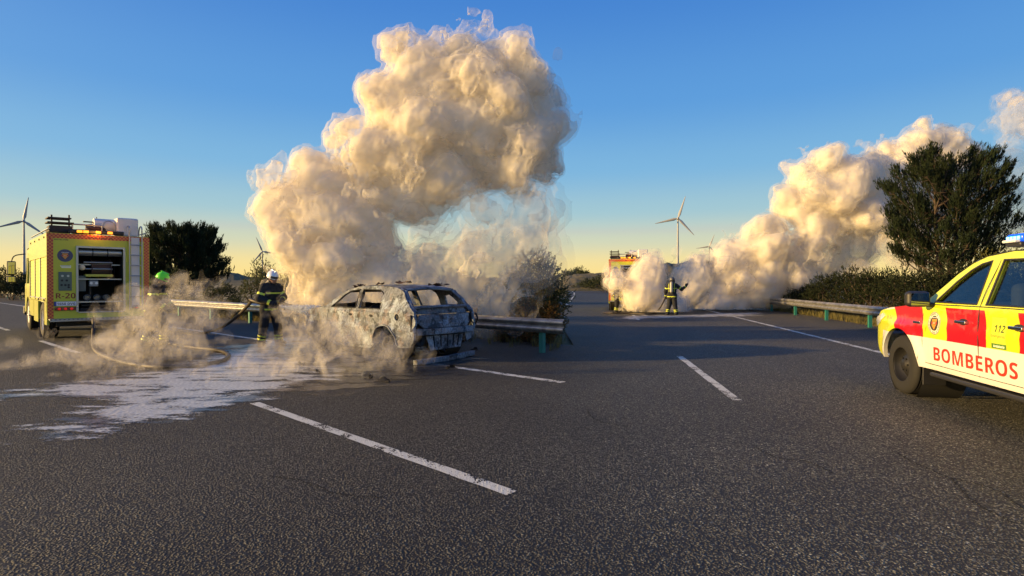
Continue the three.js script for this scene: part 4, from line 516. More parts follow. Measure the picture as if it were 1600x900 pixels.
// --- the fire engine (the second one is a copy seen from further off) ---
const fireEngine = (() => {
  const th = R(-44.6), rl = G(73, 533), wd = 2.32, right = V(Math.cos(th), 0, Math.sin(th)), mid = rl.clone().addScaledVector(right, wd / 2);
  const o = thing('fire_engine', 'yellow fire engine with open rear locker, marked R-20, beside the hose loop', 'fire engine', mid.toArray(), yawOf(th)); const H = 2.83, hw = wd / 2;
  const dirt = tex(512, 512, (u, v) => { const k = 0.86 + 0.2 * fbm(u, v, 12, 3, 5); return [k, k, k * 0.98]; });
  const yel = new THREE.MeshPhysicalMaterial({ color: Lin(0.50, 0.52, 0.05), roughness: 0.42, clearcoat: 0.5, clearcoatRoughness: 0.15, map: dirt, side: THREE.DoubleSide }), yel2 = new THREE.MeshPhysicalMaterial({ color: Lin(0.54, 0.55, 0.08), roughness: 0.5, map: dirt, side: THREE.DoubleSide }), alu = S(0xa9adae, 0.4, 0.8), white = S(Lin(0.66, 0.67, 0.66), 0.5), blk = M.blackPlastic;
  // rear face, z from -hw (left) to hw, seen from behind: left column, locker opening, right column with the ladder
  const z0 = -hw, z1 = hw, y0 = 0.52, y1 = H, tz = (f) => z0 + f * wd, oL = tz(0.285), oR = tz(0.725), oB = 0.74, oT = 2.46;
  const rear = canvasTex(1024, 1024, (g, w, h) => {
    const X = (z) => (z - z0) / wd * w, Y = (y) => (y1 - y) / (y1 - y0) * h; g.fillStyle = '#bcc232'; g.fillRect(0, 0, w, h);
    for (let k = 0; k < 1500; k++) { g.fillStyle = `rgba(60,55,20,${0.05 * rnd()})`; g.fillRect(rnd() * w, rnd() * h, rr(1, 6), rr(1, 14)); }
    const chk = (x, y, a, b, s) => { for (let i = 0; i * s < a; i++) for (let j = 0; j * s < b; j++) { g.fillStyle = (i + j) % 2 ? '#b3202a' : '#d0812a'; g.fillRect(x + i * s, y + j * s, s, s); } };
    chk(0, 4, w, 57, 19); chk(4, 61, 57, h - 90, 19); chk(w - 61, 61, 57, h - 60, 19);
    g.fillStyle = '#2b2a18'; g.font = 'bold 22px sans-serif'; g.textAlign = 'left'; g.fillText('PROTEC-FIRE', 66, 84); g.font = 'bold 40px sans-serif'; g.textAlign = 'center'; g.fillText('www.cbpc.es', w * 0.5, 52);
    emblem(g, 170, Y(2.24), 74, '#2a3566', '#1d2a55'); g.fillStyle = '#e8ead8'; g.fillRect(125, Y(1.98), 100, 14); g.fillRect(135, Y(1.94), 90, 12); g.fillStyle = '#7b8a90'; g.fillRect(130, Y(1.975), 88, 4);
    g.fillStyle = '#7a1712'; g.font = 'bold 86px sans-serif'; g.textAlign = 'left'; g.save(); g.translate(72, Y(1.105)); g.scale(1.12, 1); g.fillText('R-20', 0, 0); g.restore();
  });
  const frame = (() => { const g0 = ext([[z0, y0], [z1, y0], [z1, y1 - 0.03], [z1 - 0.03, y1], [z0 + 0.03, y1], [z0, y1 - 0.03]], 0.04, 0, [[[oL, oB], [oR, oB], [oR, oT], [oL, oT]]]), p = g0.attributes.position, uv = g0.attributes.uv; for (let i = 0; i < p.count; i++) { const z = p.getX(i), y = p.getY(i), d = p.getZ(i); uv.setXY(i, (z - z0) / wd, (y - y0) / (y1 - y0)); p.setXYZ(i, d, y, z); } g0.computeVertexNormals(); return toCreasedNormals(g0.index ? g0.toNonIndexed() : g0, 0.5); })();
  part('rear_frame', frame, new THREE.MeshPhysicalMaterial({ map: rear, roughness: 0.42, clearcoat: 0.4, clearcoatRoughness: 0.2, side: THREE.DoubleSide }), o);
  // locker: walls, shelves, kit
  const D = 1.1, inM = S(Lin(0.022, 0.02, 0.018), 0.8);
  part('locker', [box(D, 0.02, oR - oL, 0.04 + D / 2, oB - 0.012, (oL + oR) / 2), box(D, 0.02, oR - oL, 0.04 + D / 2, oT + 0.012, (oL + oR) / 2), box(D, oT - oB, 0.02, 0.04 + D / 2, (oB + oT) / 2, oL - 0.012), box(D, oT - oB, 0.02, 0.04 + D / 2, (oB + oT) / 2, oR + 0.012), box(0.02, oT - oB, oR - oL, D + 0.05, (oB + oT) / 2, (oL + oR) / 2)], inM, o);
  const shut = part('roller_shutter', cyl(0.1, 0.1, oR - oL - 0.04, 20).rotateX(Math.PI / 2).translate(0.16, oT - 0.11, (oL + oR) / 2), alu, o); for (const f of [0.33, 0.66]) part('shutter_strap', new THREE.TorusGeometry(0.104, 0.012, 6, 24).translate(0.16, oT - 0.11, oL + (oR - oL) * f), blk, shut);
  part('opening_trim', [box(0.03, oT - oB, 0.05, -0.012, (oB + oT) / 2, oL - 0.022), box(0.03, oT - oB, 0.05, -0.012, (oB + oT) / 2, oR + 0.022), box(0.03, 0.05, oR - oL + 0.09, -0.012, oT + 0.024, (oL + oR) / 2), box(0.05, 0.03, oR - oL, -0.02, oB - 0.014, (oL + oR) / 2)], alu, o);
  part('pump_panel', rbox(0.1, 0.42, 0.18, 0.01, 0.2, 1.5, oL + 0.1), S(0x5f6a66, 0.6), o); part('hose_reel', [cyl(0.24, 0.24, 0.42, 24).rotateX(Math.PI / 2).translate(0.45, 1.9, oL + 0.55), cyl(0.3, 0.3, 0.02, 24).rotateX(Math.PI / 2).translate(0.45, 1.9, oL + 0.33), cyl(0.3, 0.3, 0.02, 24).rotateX(Math.PI / 2).translate(0.45, 1.9, oL + 0.77)], S(Lin(0.06, 0.03, 0.02), 0.7), o);
  part('shelf', [box(0.7, 0.03, oR - oL - 0.05, 0.45, 1.62, (oL + oR) / 2), box(0.5, 0.03, oR - oL - 0.05, 0.5, 2.02, (oL + oR) / 2)], alu, o);
  part('tube_rack', [rod(V(0.2, 2.08, oL + 0.15), V(0.2, 2.08, oR - 0.22), 0.022), rod(V(0.2, 1.90, oL + 0.15), V(0.2, 1.90, oR - 0.22), 0.022)], alu, o); part('yellow_tray', rbox(0.3, 0.07, 0.62, 0.01, 0.24, 1.72, oL + 0.48), yel2, o);
  part('work_lamp', new THREE.SphereGeometry(0.075, 16, 12).scale(0.7, 1, 1).translate(0.1, 1.93, oL + 0.1), S(0xd8cfae, 0.3), o); part('gauge_box', [rbox(0.12, 0.16, 0.2, 0.02, 0.16, 1.5, oL + 0.36)], S(0x8d9492, 0.5), o); part('gauge', [0.3, 0.42].map((q) => cyl(0.035, 0.035, 0.01, 16).rotateZ(Math.PI / 2).translate(0.095, 1.51, oL + q)), S(0xdfe3e0, 0.3), o);
  part('pump_outlet', [0.2, 0.42, 0.64, 0.84].flatMap((q) => [cyl(0.05, 0.06, 0.18, 14).rotateZ(Math.PI / 2).translate(0.16, 1.12, oL + q), new THREE.TorusGeometry(0.07, 0.012, 6, 20).rotateY(Math.PI / 2).translate(0.08, 1.12, oL + q)]), S(0x6b6e70, 0.35, 0.9), o); part('pump_pipes', [rod(V(0.3, 0.8, oL + 0.3), V(0.3, 1.4, oL + 0.3), 0.05), rod(V(0.3, 0.9, oL + 0.1), V(0.3, 0.9, oR - 0.1), 0.06), box(0.3, 0.4, 0.4, 0.5, 0.95, oR - 0.3)], M.darkSteel, o);
  // left column details
  const cp = part('control_panel', rbox(0.03, 0.5, 0.28, 0.008, -0.012, 1.56, tz(0.165)), S(0x5d6f63, 0.5), o); for (const [y, z] of [[1.7, -0.06], [1.7, 0.06], [1.58, -0.07], [1.58, 0.03], [1.46, -0.08], [1.46, 0.0], [1.46, 0.07], [1.4, 0.07]]) part('dial', cyl(0.028, 0.028, 0.012, 14).rotateZ(Math.PI / 2).translate(-0.03, y, tz(0.165) + z), y > 1.6 ? S(0xbfc7b6, 0.4) : blk, cp);
  const plT = canvasTex(512, 128, (g, w, h) => { g.fillStyle = '#e6e8ea'; g.fillRect(0, 0, w, h); g.fillStyle = '#2743a0'; g.fillRect(0, 0, 46, h); g.fillStyle = '#2a2c30'; g.font = 'bold 98px sans-serif'; g.textAlign = 'center'; g.textBaseline = 'middle'; g.fillText('1650 DVG', w / 2 + 22, h / 2 + 4); });
  const plG = new THREE.PlaneGeometry(0.46, 0.11).rotateY(-Math.PI / 2).translate(-0.0235, 0, 0); const pl = part('number_plate', rbox(0.012, 0.12, 0.48, 0.004, -0.014, 0.965, tz(0.165)), blk, o); part('plate_face', plG.translate(0, 0.965, tz(0.165)), S(0xffffff, 0.4, 0, { map: plT }), pl);
  const redL = S(Lin(0.35, 0.01, 0.01), 0.25, 0, { emissive: Lin(0.5, 0.02, 0.01), emissiveIntensity: 0.35 }); for (const f of [0.165, 0.86]) { const hsg = part('tail_light', rbox(0.04, 0.09, f < 0.5 ? 0.46 : 0.2, 0.012, -0.018, 0.83, tz(f)), S(Lin(0.12, 0.015, 0.015), 0.3), o); for (const q of f < 0.5 ? [-0.13, 0.0, 0.13] : [0]) part('red_light', new THREE.SphereGeometry(0.036, 12, 8).scale(0.4, 1, 1).translate(-0.038, 0.83, tz(f) + q), redL, hsg); }
  part('rear_step', [box(0.34, 0.03, wd - 0.06, -0.13, 0.56, 0), box(0.02, 0.07, wd - 0.06, -0.29, 0.545, 0)], alu, o); part('rear_step_edge', Array.from({ length: 24 }, (_, k) => box(0.012, 0.02, 0.05, -0.306, 0.56, -hw + 0.1 + k * (wd - 0.2) / 23)), white, o);
  part('rear_underrun', [box(0.1, 0.12, wd - 0.4, 0.1, 0.42, 0), rod(V(0.1, 0.5, -0.6), V(0.3, 0.7, -0.6), 0.03), rod(V(0.1, 0.5, 0.6), V(0.3, 0.7, 0.6), 0.03)], M.chassis, o);
  // ladder on the right column
  const lz0 = tz(0.785), lz1 = tz(0.915); const lad = part('ladder', [rod(V(-0.08, 0.75, lz0), V(-0.08, H + 0.02, lz0), 0.018), rod(V(-0.08, 0.75, lz1), V(-0.08, H + 0.02, lz1), 0.018), ...Array.from({ length: 4 }, (_, k) => box(0.08, 0.02, 0.02, -0.04, 1 + k * 0.55, lz0)), ...Array.from({ length: 4 }, (_, k) => box(0.08, 0.02, 0.02, -0.04, 1 + k * 0.55, lz1))], alu, o); for (let k = 0; k < 7; k++) part('rung', rod(V(-0.08, 0.85 + k * 0.29, lz0), V(-0.08, 0.85 + k * 0.29, lz1), 0.013), alu, lad);
  part('ladder_backing', box(0.008, 2.0, 0.2, -0.006, 1.8, (lz0 + lz1) / 2), white, o);
  for (const z of [lz0, lz1]) part('grab_loop', pipe([V(-0.06, H, z), V(-0.06, H + 0.24, z), V(0.1, H + 0.3, z), V(0.26, H + 0.22, z), V(0.3, H, z)], 0.018, 24, 8), alu, o);
  // sides
  for (const s of [-1, 1]) {
    const zz = s * hw;
    part('side_panel', [box(4.3, 0.62, 0.05, 2.2, H - 0.31, zz - s * 0.026), box(0.16, 1.5, 0.05, 0.12, 1.48, zz - s * 0.026), box(4.3, 0.04, 0.05, 2.2, 1.03, zz - s * 0.026)], yel, o);
    for (let k = 0; k < 3; k++) { const x = 0.84 + k * 1.32, sh = part('side_shutter', box(1.22, 1.16, 0.03, x, 1.63, zz - s * 0.045), yel2, o); part('shutter_slats', Array.from({ length: 13 }, (_, j) => box(1.22, 0.07, 0.008, x, 1.1 + j * 0.088, zz - s * 0.026)), yel2, sh); part('shutter_bar', rod(V(x - 0.5, 1.1, zz - s * 0.005), V(x + 0.5, 1.1, zz - s * 0.005), 0.016), alu, sh); part('shutter_post', box(0.07, 1.18, 0.05, x + 0.65, 1.63, zz - s * 0.024), alu, sh); }
    part('lower_locker', box(0.5, 0.62, 0.05, 0.28, 0.72, zz - s * 0.026), yel, o); part('lower_locker', box(1.05, 0.62, 0.05, 2.5, 0.72, zz - s * 0.026), yel, o); part('lower_locker', box(1.0, 0.5, 0.05, 3.6, 0.78, zz - s * 0.026), yel, o);
    part('mudguard', new THREE.CylinderGeometry(0.62, 0.62, 0.06, 24, 1, true, -Math.PI / 2, Math.PI).rotateX(Math.PI / 2).translate(1.25, 0.5, zz - s * 0.03), blk, o);
    for (let k = 0; k < 4; k++) part('side_light', rbox(0.09, 0.05, 0.02, 0.008, 0.5 + k * 1.1, H - 0.1, zz + s * 0.008), blk, o);
    for (const q of [0.5, 1.75]) part('latch', rbox(0.14, 0.05, 0.03, 0.01, q, 1.06, zz + s * 0.012), blk, o);
    part('roof_rail', rod(V(0.1, H + 0.12, zz - s * 0.06), V(4.2, H + 0.12, zz - s * 0.06), 0.02), alu, o);
    wheel(o, 1.25, 0.5, s * (hw - 0.19), 0.5, 0.34, white, s, 0.12, 10); wheel(o, 5.15, 0.5, s * (hw - 0.19), 0.5, 0.3, white, s, -0.02, 10);
  }
  part('body_roof', [box(4.25, 0.04, wd - 0.1, 2.2, H - 0.022, 0), box(0.04, 2.1, wd - 0.1, 4.34, 1.75, 0), box(4.2, 0.04, wd - 0.12, 2.2, 1.0, 0)], alu, o);
  part('chassis', [box(6.3, 0.22, 0.9, 3.3, 0.72, 0), rod(V(1.25, 0.5, -0.9), V(1.25, 0.5, 0.9), 0.1), rod(V(5.15, 0.5, -0.9), V(5.15, 0.5, 0.9), 0.09), cyl(0.22, 0.22, 0.9, 20).rotateZ(Math.PI / 2).translate(2.6, 0.55, -0.8), box(0.7, 0.4, 0.4, 2.8, 0.6, 0.8)], M.chassis, o);
  // cab
  const cabO = [[4.42, 0.62], [4.62, 0.62], ...arc(5.15, 0.52, 0.56, 172, 8, 16), [6.28, 0.5], [6.5, 0.56], [6.52, 1.25], [6.28, 2.45], [6.1, 2.62], [4.42, 2.66]];
  const wA = [[5.72, 1.5], [6.3, 1.52], [6.12, 2.35], [5.72, 2.35]], wB = [[4.72, 1.5], [5.52, 1.5], [5.52, 2.35], [4.72, 2.35]], cabH = (x, y) => hw - 0.03 - (y > 1.4 ? 0.05 * (y - 1.4) : 0) - (x > 6 ? 0.12 * (x - 6) ** 2 * 4 : 0);
  for (const s of [-1, 1]) { part('cab_side', sidePanel(cabO, [wA, wB], cabH, 0.05, s, 0.2), yel, o); for (const w of [wA, wB]) part('cab_window', sidePanel(w, [], (x, y) => cabH(x, y) - 0.03, 0.005, s, 0.4), M.glass, o); part('door_gap', [pipe([[5.62, 2.5], [5.62, 1.4], [5.62, 1.1]].map(([x, y]) => V(x, y, s * (cabH(x, y) - 0.002))), 0.006, 12, 5), pipe([[4.62, 2.5], [4.6, 1.4], [4.62, 0.8]].map(([x, y]) => V(x, y, s * (cabH(x, y) - 0.002))), 0.006, 12, 5)], blk, o);
    const mz = s * (hw + 0.30), mir = part('wing_mirror', [rbox(0.1, 0.46, 0.24, 0.04, 6.3, 2.02, mz), rbox(0.1, 0.22, 0.24, 0.04, 6.3, 1.64, mz)], blk, o); part('mirror_arm', pipe([V(6.2, 2.5, s * (hw - 0.06)), V(6.3, 2.42, s * (hw + 0.22)), V(6.3, 2.2, mz), V(6.3, 1.5, mz)], 0.018, 20, 6), blk, mir); part('mirror_glass', [rbox(0.006, 0.4, 0.19, 0.003, 6.246, 2.02, mz), rbox(0.006, 0.17, 0.19, 0.003, 6.246, 1.64, mz)], S(0x9aa3aa, 0.03, 1), mir); part('cab_step', rbox(0.5, 0.06, 0.25, 0.02, 4.75, 0.5, s * (hw - 0.12)), alu, o); }
  part('cab_front', crossStrip([[6.5, 0.55], [6.53, 1.25], [6.5, 1.35]], cabH, 0, 8), yel, o); part('windscreen', crossStrip([[6.49, 1.36], [6.29, 2.44]], cabH, 0, 8, 0.05), M.glass, o); part('cab_roof', crossStrip([[6.28, 2.45], [6.1, 2.63], [5.2, 2.66], [4.42, 2.67]], cabH, 0.03, 8, 0.0), yel, o); part('front_bumper', rbox(0.3, 0.34, wd - 0.04, 0.08, 6.5, 0.6, 0), blk, o); part('cab_interior', [box(1.7, 0.1, wd - 0.2, 5.3, 1.0, 0), rbox(0.4, 0.9, wd - 0.4, 0.1, 4.75, 1.5, 0), rbox(0.5, 0.3, wd - 0.3, 0.1, 6.1, 1.3, 0)], M.interior, o); part('beacon', rbox(0.3, 0.14, 1.5, 0.05, 5.6, 2.78, 0), S(Lin(0.02, 0.05, 0.3), 0.2), o);
  // roof load and amber lights
  const amb = S(Lin(0.5, 0.16, 0.01), 0.3, 0, { emissive: Lin(1, 0.30, 0.02), emissiveIntensity: 1.3 }); const bar = part('warning_bar', rbox(0.12, 0.11, 1.25, 0.03, 0.14, H + 0.075, tz(0.475)), blk, o); for (const f of [0.305, 0.365, 0.485, 0.60]) part('amber_light', rbox(0.03, 0.07, 0.12, 0.012, 0.07, H + 0.075, tz(f)), amb, bar);
  const al = new THREE.PointLight(new THREE.Color(1, 0.4, 0.05), 0.35); al.position.set(-0.08, H + 0.1, tz(0.45)); al.castShadow = true; al.shadow.radius = 5; o.add(al);
  part('white_roof_box', [rbox(0.9, 0.52, 0.52, 0.05, 0.62, H + 0.27, tz(0.79)), ...[0, 1, 2].map((k) => box(0.01, 0.14, 0.025, 0.165, H + 0.2, tz(0.74) + k * 0.05))], white, o); part('white_drum', cyl(0.2, 0.2, 0.5, 24).rotateX(Math.PI / 2).translate(0.6, H + 0.3, tz(0.58)), white, o);
  part('roof_frame', [pipe([V(0.3, H, tz(0.53)), V(0.3, H + 0.35, tz(0.55)), V(0.3, H + 0.42, tz(0.6)), V(0.3, H + 0.35, tz(0.66)), V(0.3, H, tz(0.67))], 0.016, 30, 6), rod(V(0.3, H + 0.28, tz(0.25)), V(0.3, H + 0.28, tz(0.55)), 0.02), rod(V(0.3, H, tz(0.25)), V(0.3, H + 0.28, tz(0.25)), 0.02)], alu, o);
  part('black_roof_gear', [rbox(0.5, 0.18, 0.5, 0.03, 0.5, H + 0.13, tz(0.14)), box(0.6, 0.03, 0.56, 0.5, H + 0.3, tz(0.14)), box(0.6, 0.03, 0.5, 0.5, H + 0.42, tz(0.13)), rod(V(0.3, H + 0.02, tz(0.06)), V(0.3, H + 0.5, tz(0.06)), 0.02), rod(V(0.3, H + 0.02, tz(0.22)), V(0.3, H + 0.52, tz(0.22)), 0.02), rbox(1.2, 0.12, 0.35, 0.02, 1.6, H + 0.16, tz(0.16))], S(Lin(0.03, 0.02, 0.02), 0.7), o);
  part('water_monitor', [cyl(0.05, 0.07, 0.22, 14).translate(0.7, H + 0.12, tz(0.45)), rod(V(0.7, H + 0.28, tz(0.40)), V(0.72, H + 0.34, tz(0.52)), 0.045), box(0.1, 0.03, 0.34, 0.7, H + 0.4, tz(0.45)), rod(V(0.7, H + 0.3, tz(0.5)), V(0.7, H + 0.55, tz(0.51)), 0.012)], S(Lin(0.05, 0.025, 0.02), 0.5), o);
  part('rolled_hose', [new THREE.TorusGeometry(0.2, 0.06, 10, 28).rotateX(Math.PI / 2).translate(0.6, H + 0.1, tz(0.36)), new THREE.TorusGeometry(0.2, 0.06, 10, 28).rotateX(Math.PI / 2).translate(0.6, H + 0.2, tz(0.5))], S(Lin(0.07, 0.03, 0.025), 0.7), o);
  return o;
})();
{
  const th = R(11.4), z = 31.5, c = copyOf(fireEngine, 'fire engine half hidden by bright steam behind the firefighter raising a hand'); const rl = V((951 - 800) / 900 * z, 0, -z), right = V(Math.cos(th), 0, Math.sin(th)); c.position.copy(rl.addScaledVector(right, 1.16)); c.rotation.set(0, yawOf(th), 0);
}

// ---------- firefighters, hoses ----------
const segD = (px, py, pz, b) => { const [ax, ay, az, bx, by, bz, ra, rb] = b, dx = bx - ax, dy = by - ay, dz = bz - az, l2 = dx * dx + dy * dy + dz * dz || 1e-9; let t = ((px - ax) * dx + (py - ay) * dy + (pz - az) * dz) / l2; t = t < 0 ? 0 : t > 1 ? 1 : t; return [Math.hypot(px - ax - t * dx, py - ay - t * dy, pz - az - t * dz) - ra - (rb - ra) * t, t]; };
function sdfMesh(bones, cell, k) { // one continuous surface round tapered bones
  const lo = [9, 9, 9], hi = [-9, -9, -9]; for (const b of bones) for (let i = 0; i < 3; i++) { const r = Math.max(b[6], b[7]) + cell * 3; lo[i] = Math.min(lo[i], b[i] - r, b[i + 3] - r); hi[i] = Math.max(hi[i], b[i] + r, b[i + 3] + r); }
  const [nx, ny, nz] = lo.map((l, i) => Math.ceil((hi[i] - l) / cell) + 1), F = new Float32Array(nx * ny * nz); let o = 0;
  for (let z = 0; z < nz; z++) for (let y = 0; y < ny; y++) for (let x = 0; x < nx; x++, o++) { const X = lo[0] + x * cell, Y = lo[1] + y * cell, Z = lo[2] + z * cell; let s = 0, m = 9; for (const b of bones) { const d = segD(X, Y, Z, b)[0]; if (d < m) m = d; if (d < 0.4) s += Math.exp(-d / k); } F[o] = s > 1e-9 ? -Math.log(s) * k : m; }
  const out = { pos: [], nor: [], tri: [] }; nets(F, nx, ny, nz, lo, cell, 0, out); return out;
}
const SUIT = [0.014, 0.016, 0.021], LIME = [0.60, 0.72, 0.06], SILV = [0.55, 0.56, 0.52], SKIN = [0.36, 0.21, 0.15], BOOT = [0.012, 0.011, 0.011];
M.cloth = S(0xffffff, 0.9, 0, { vertexColors: true }); M.band = S(Lin(0.62, 0.72, 0.08), 0.5); M.skin = S(Lin(...SKIN), 0.6);
function firefighter(label, at, yaw, pose, gear) {
  const J = { pel: [0, 0.95, 0], che: [0.02, 1.30, 0], nek: [0.03, 1.50, 0], hed: [0.05, 1.63, 0], hipL: [0, 0.92, -0.10], hipR: [0, 0.92, 0.10], kneL: [0.04, 0.50, -0.13], kneR: [0.04, 0.50, 0.13], ankL: [0, 0.10, -0.15], ankR: [0, 0.10, 0.15], shoL: [0.02, 1.42, -0.19], shoR: [0.02, 1.42, 0.19], elbL: [0.0, 1.14, -0.28], elbR: [0.0, 1.14, 0.28], wriL: [0.16, 0.93, -0.26], wriR: [0.16, 0.93, 0.26], toeL: null, toeR: null, ...pose };
  for (const s of 'LR') J['toe' + s] ??= [J['ank' + s][0] + 0.17, J['ank' + s][1] - 0.045, J['ank' + s][2] + (s === 'L' ? -0.04 : 0.04)];
  const B = [], add = (n, a, b, ra, rb) => { const q = [...J[a] ?? a, ...J[b] ?? b, ra, rb]; q.tagName = n; B.push(q); return q; }, off = (p, x, y, z) => [p[0] + x, p[1] + y, p[2] + z];
  for (const s of [-1, 1]) { add('torso', off(J.pel, 0, 0, s * 0.06), off(J.che, 0, 0, s * 0.075), 0.135, 0.14); add('torso', off(J.che, 0, 0, s * 0.075), off(J.che, 0.0, 0.11, s * 0.10), 0.14, 0.10); }
  add('hem', off(J.pel, 0, -0.06, -0.08), off(J.pel, 0, -0.06, 0.08), 0.14, 0.14); add('neck', 'nek', 'hed', 0.06, 0.065); add('head', off(J.hed, -0.01, 0.02, 0), off(J.hed, 0.0, 0.08, 0), 0.088, 0.092); add('head', off(J.hed, 0.04, -0.05, 0), off(J.hed, 0.06, -0.02, 0), 0.05, 0.055); add('head', off(J.hed, 0.1, 0.02, 0), off(J.hed, 0.112, -0.008, 0), 0.012, 0.016); for (const s of [-1, 1]) add('head', off(J.hed, -0.01, 0.01, s * 0.088), off(J.hed, -0.015, 0.04, s * 0.094), 0.014, 0.017);
  for (const s of 'LR') { add('arm' + s, 'sho' + s, 'elb' + s, 0.088, 0.075); add('fore' + s, 'elb' + s, 'wri' + s, 0.074, 0.058); add('thigh' + s, 'hip' + s, 'kne' + s, 0.125, 0.10); add('shin' + s, 'kne' + s, 'ank' + s, 0.098, 0.092); add('boot' + s, off(J['ank' + s], 0, 0.0, 0), off(J['ank' + s], 0, -0.03, 0), 0.066, 0.062); add('boot' + s, off(J['ank' + s], -0.03, -0.045, 0), 'toe' + s, 0.05, 0.047); }
  const m = sdfMesh(B, 0.017, 0.022), pos = m.pos, nor = m.nor, tri = m.tri, col = [], band = new Uint8Array(pos.length / 3);
  for (let i = 0; i < pos.length; i += 3) {
    let best = null, bd = 9, bt = 0; for (const b of B) { const [d, t] = segD(pos[i], pos[i + 1], pos[i + 2], b); if (d < bd) { bd = d; best = b.tagName; bt = t; } }
    const y = pos[i + 1]; let c = SUIT, bn = 0; if (best === 'head') c = SKIN; else if (best.startsWith('boot')) c = BOOT;
    const rel = best === 'torso' || best === 'hem' ? (y - J.pel[1]) / (J.che[1] - J.pel[1]) : 9; if (rel < 9 && ((rel > -0.30 && rel < -0.14) || (rel > 0.86 && rel < 1.0))) bn = 1;
    if (best.startsWith('arm') && bt > 0.5 && bt < 0.72) bn = 1; if (best.startsWith('fore') && bt > 0.66 && bt < 0.88) bn = 1; if (best.startsWith('shin') && ((bt > 0.60 && bt < 0.72) || (bt > 0.78 && bt < 0.90))) bn = 1;
    const w = 1 + 0.35 * n3(pos[i] * 9, y * 9, pos[i + 2] * 9); col.push(c[0] * w, c[1] * w, c[2] * w); band[i / 3] = bn;
  }
  const o = thing('person', label, 'person', at.toArray(), yaw), wrinkle = (arr) => arr;
  // hands: a palm and five gloved fingers each, curled
  const hp = [], hn = [], ht = [], hc = []; 
  for (const s of 'LR') {
    const w = V(...J['wri' + s]), e = V(...J['elb' + s]), f = V(...(gear['hand' + s] ?? w.clone().sub(e).normalize().toArray())).normalize(), side = s === 'L' ? -1 : 1, up = V(...(gear['back' + s] ?? [0, 0, side])), a = f.clone().cross(up).normalize(), n = a.clone().cross(f).normalize(), curl = gear['curl' + s] ?? 0.9, H = [];
    const pt = (x, y, z) => w.clone().addScaledVector(f, x).addScaledVector(a, y).addScaledVector(n, z), bone = (p, q, ra, rb) => H.push([p.x, p.y, p.z, q.x, q.y, q.z, ra, rb]);
    bone(pt(-0.04, 0, 0), pt(0.02, 0, 0), 0.04, 0.032); for (const y of [-0.025, 0, 0.025]) bone(pt(0.02, y, 0), pt(0.095, y * 1.1, 0), 0.021, 0.018);
    [[-0.036, 0.072], [-0.012, 0.082], [0.012, 0.078], [0.035, 0.062]].forEach(([y, l]) => { let p = pt(0.095, y, 0), ang = curl * 0.35; for (let k = 0; k < 3; k++) { const q = p.clone().addScaledVector(f, Math.cos(ang) * l * 0.42).addScaledVector(n, -Math.sin(ang) * l * 0.42); bone(p, q, 0.0125 - k * 0.001, 0.0118 - k * 0.001); p = q; ang += curl * 0.75; } });
    { let p = pt(0.03, -0.036, -0.005); for (const [x, y, z] of [[0.032, -0.026, -0.012], [0.03, -0.012, -0.016], [0.022, 0.002, -0.012]]) { const q = p.clone().addScaledVector(f, x).addScaledVector(a, y).addScaledVector(n, z * curl); bone(p, q, 0.014, 0.0125); p = q; } }
    const h = sdfMesh(H, 0.006, 0.006), b = hp.length / 3; hp.push(...h.pos); hn.push(...h.nor); for (const t of h.tri) ht.push(t + b);
  }
  const bodyG = new THREE.BufferGeometry(), nb = pos.length / 3; bodyG.setAttribute('position', new THREE.Float32BufferAttribute([...pos, ...hp], 3)); bodyG.setAttribute('normal', new THREE.Float32BufferAttribute([...nor, ...hn], 3)); bodyG.setAttribute('color', new THREE.Float32BufferAttribute([...col, ...hp.map((_, i) => [0.02, 0.019, 0.018][i % 3])], 3)); bodyG.setIndex([...tri, ...ht.map((t) => t + nb)]);
  part('body', bodyG, M.cloth, o);
  { const p = [], n = [], seen = new Map(), ix = []; for (let i = 0; i < tri.length; i += 3) if (band[tri[i]] && band[tri[i + 1]] && band[tri[i + 2]]) for (let k = 0; k < 3; k++) { const v = tri[i + k]; if (!seen.has(v)) { seen.set(v, p.length / 3); for (let q = 0; q < 3; q++) { p.push(pos[v * 3 + q] + nor[v * 3 + q] * 0.005); n.push(nor[v * 3 + q]); } } ix.push(seen.get(v)); } const g = new THREE.BufferGeometry(); g.setAttribute('position', new THREE.Float32BufferAttribute(p, 3)); g.setAttribute('normal', new THREE.Float32BufferAttribute(n, 3)); g.setIndex(ix); const b = part('reflective_bands', g, gear.band ?? M.band, o); b.userData.kind = 'stuff'; }
  // helmet: deep shell with crest, visor and neck cloth
  const [hx, hy, hz] = J.hed, hg = new THREE.Group(); hg.name = 'helmet'; hg.position.set(hx - 0.005, hy + 0.065, hz); hg.rotation.z = gear.nod ?? -0.15; hg.rotation.y = gear.look ?? 0; o.add(hg);
  const shell = new THREE.SphereGeometry(0.15, 28, 18, 0, Math.PI * 2, 0, 1.78).scale(1.02, 0.93, 0.86); part('shell', shell, gear.helmet, hg); part('brim', new THREE.TorusGeometry(0.142, 0.011, 8, 36).rotateX(Math.PI / 2).scale(1.05, 1, 0.88).translate(0, -0.028, 0), gear.helmet, hg);
  part('crest', rbox(0.2, 0.035, 0.035, 0.014, -0.005, 0.132, 0), gear.helmet, hg); part('visor', new THREE.SphereGeometry(0.156, 20, 10, -0.95 + Math.PI, 1.9, 1.3, 0.72).scale(1, 0.93, 0.88), new THREE.MeshPhysicalMaterial({ color: Lin(0.04, 0.045, 0.05), roughness: 0.1, clearcoat: 1, side: THREE.DoubleSide }), hg);
  part('neck_cloth', new THREE.CylinderGeometry(0.118, 0.135, 0.12, 24, 1, true, -2.3 - Math.PI / 2 + 0.75, 3.2).translate(-0.005, -0.085, 0), S(Lin(0.03, 0.03, 0.034), 0.95), hg);
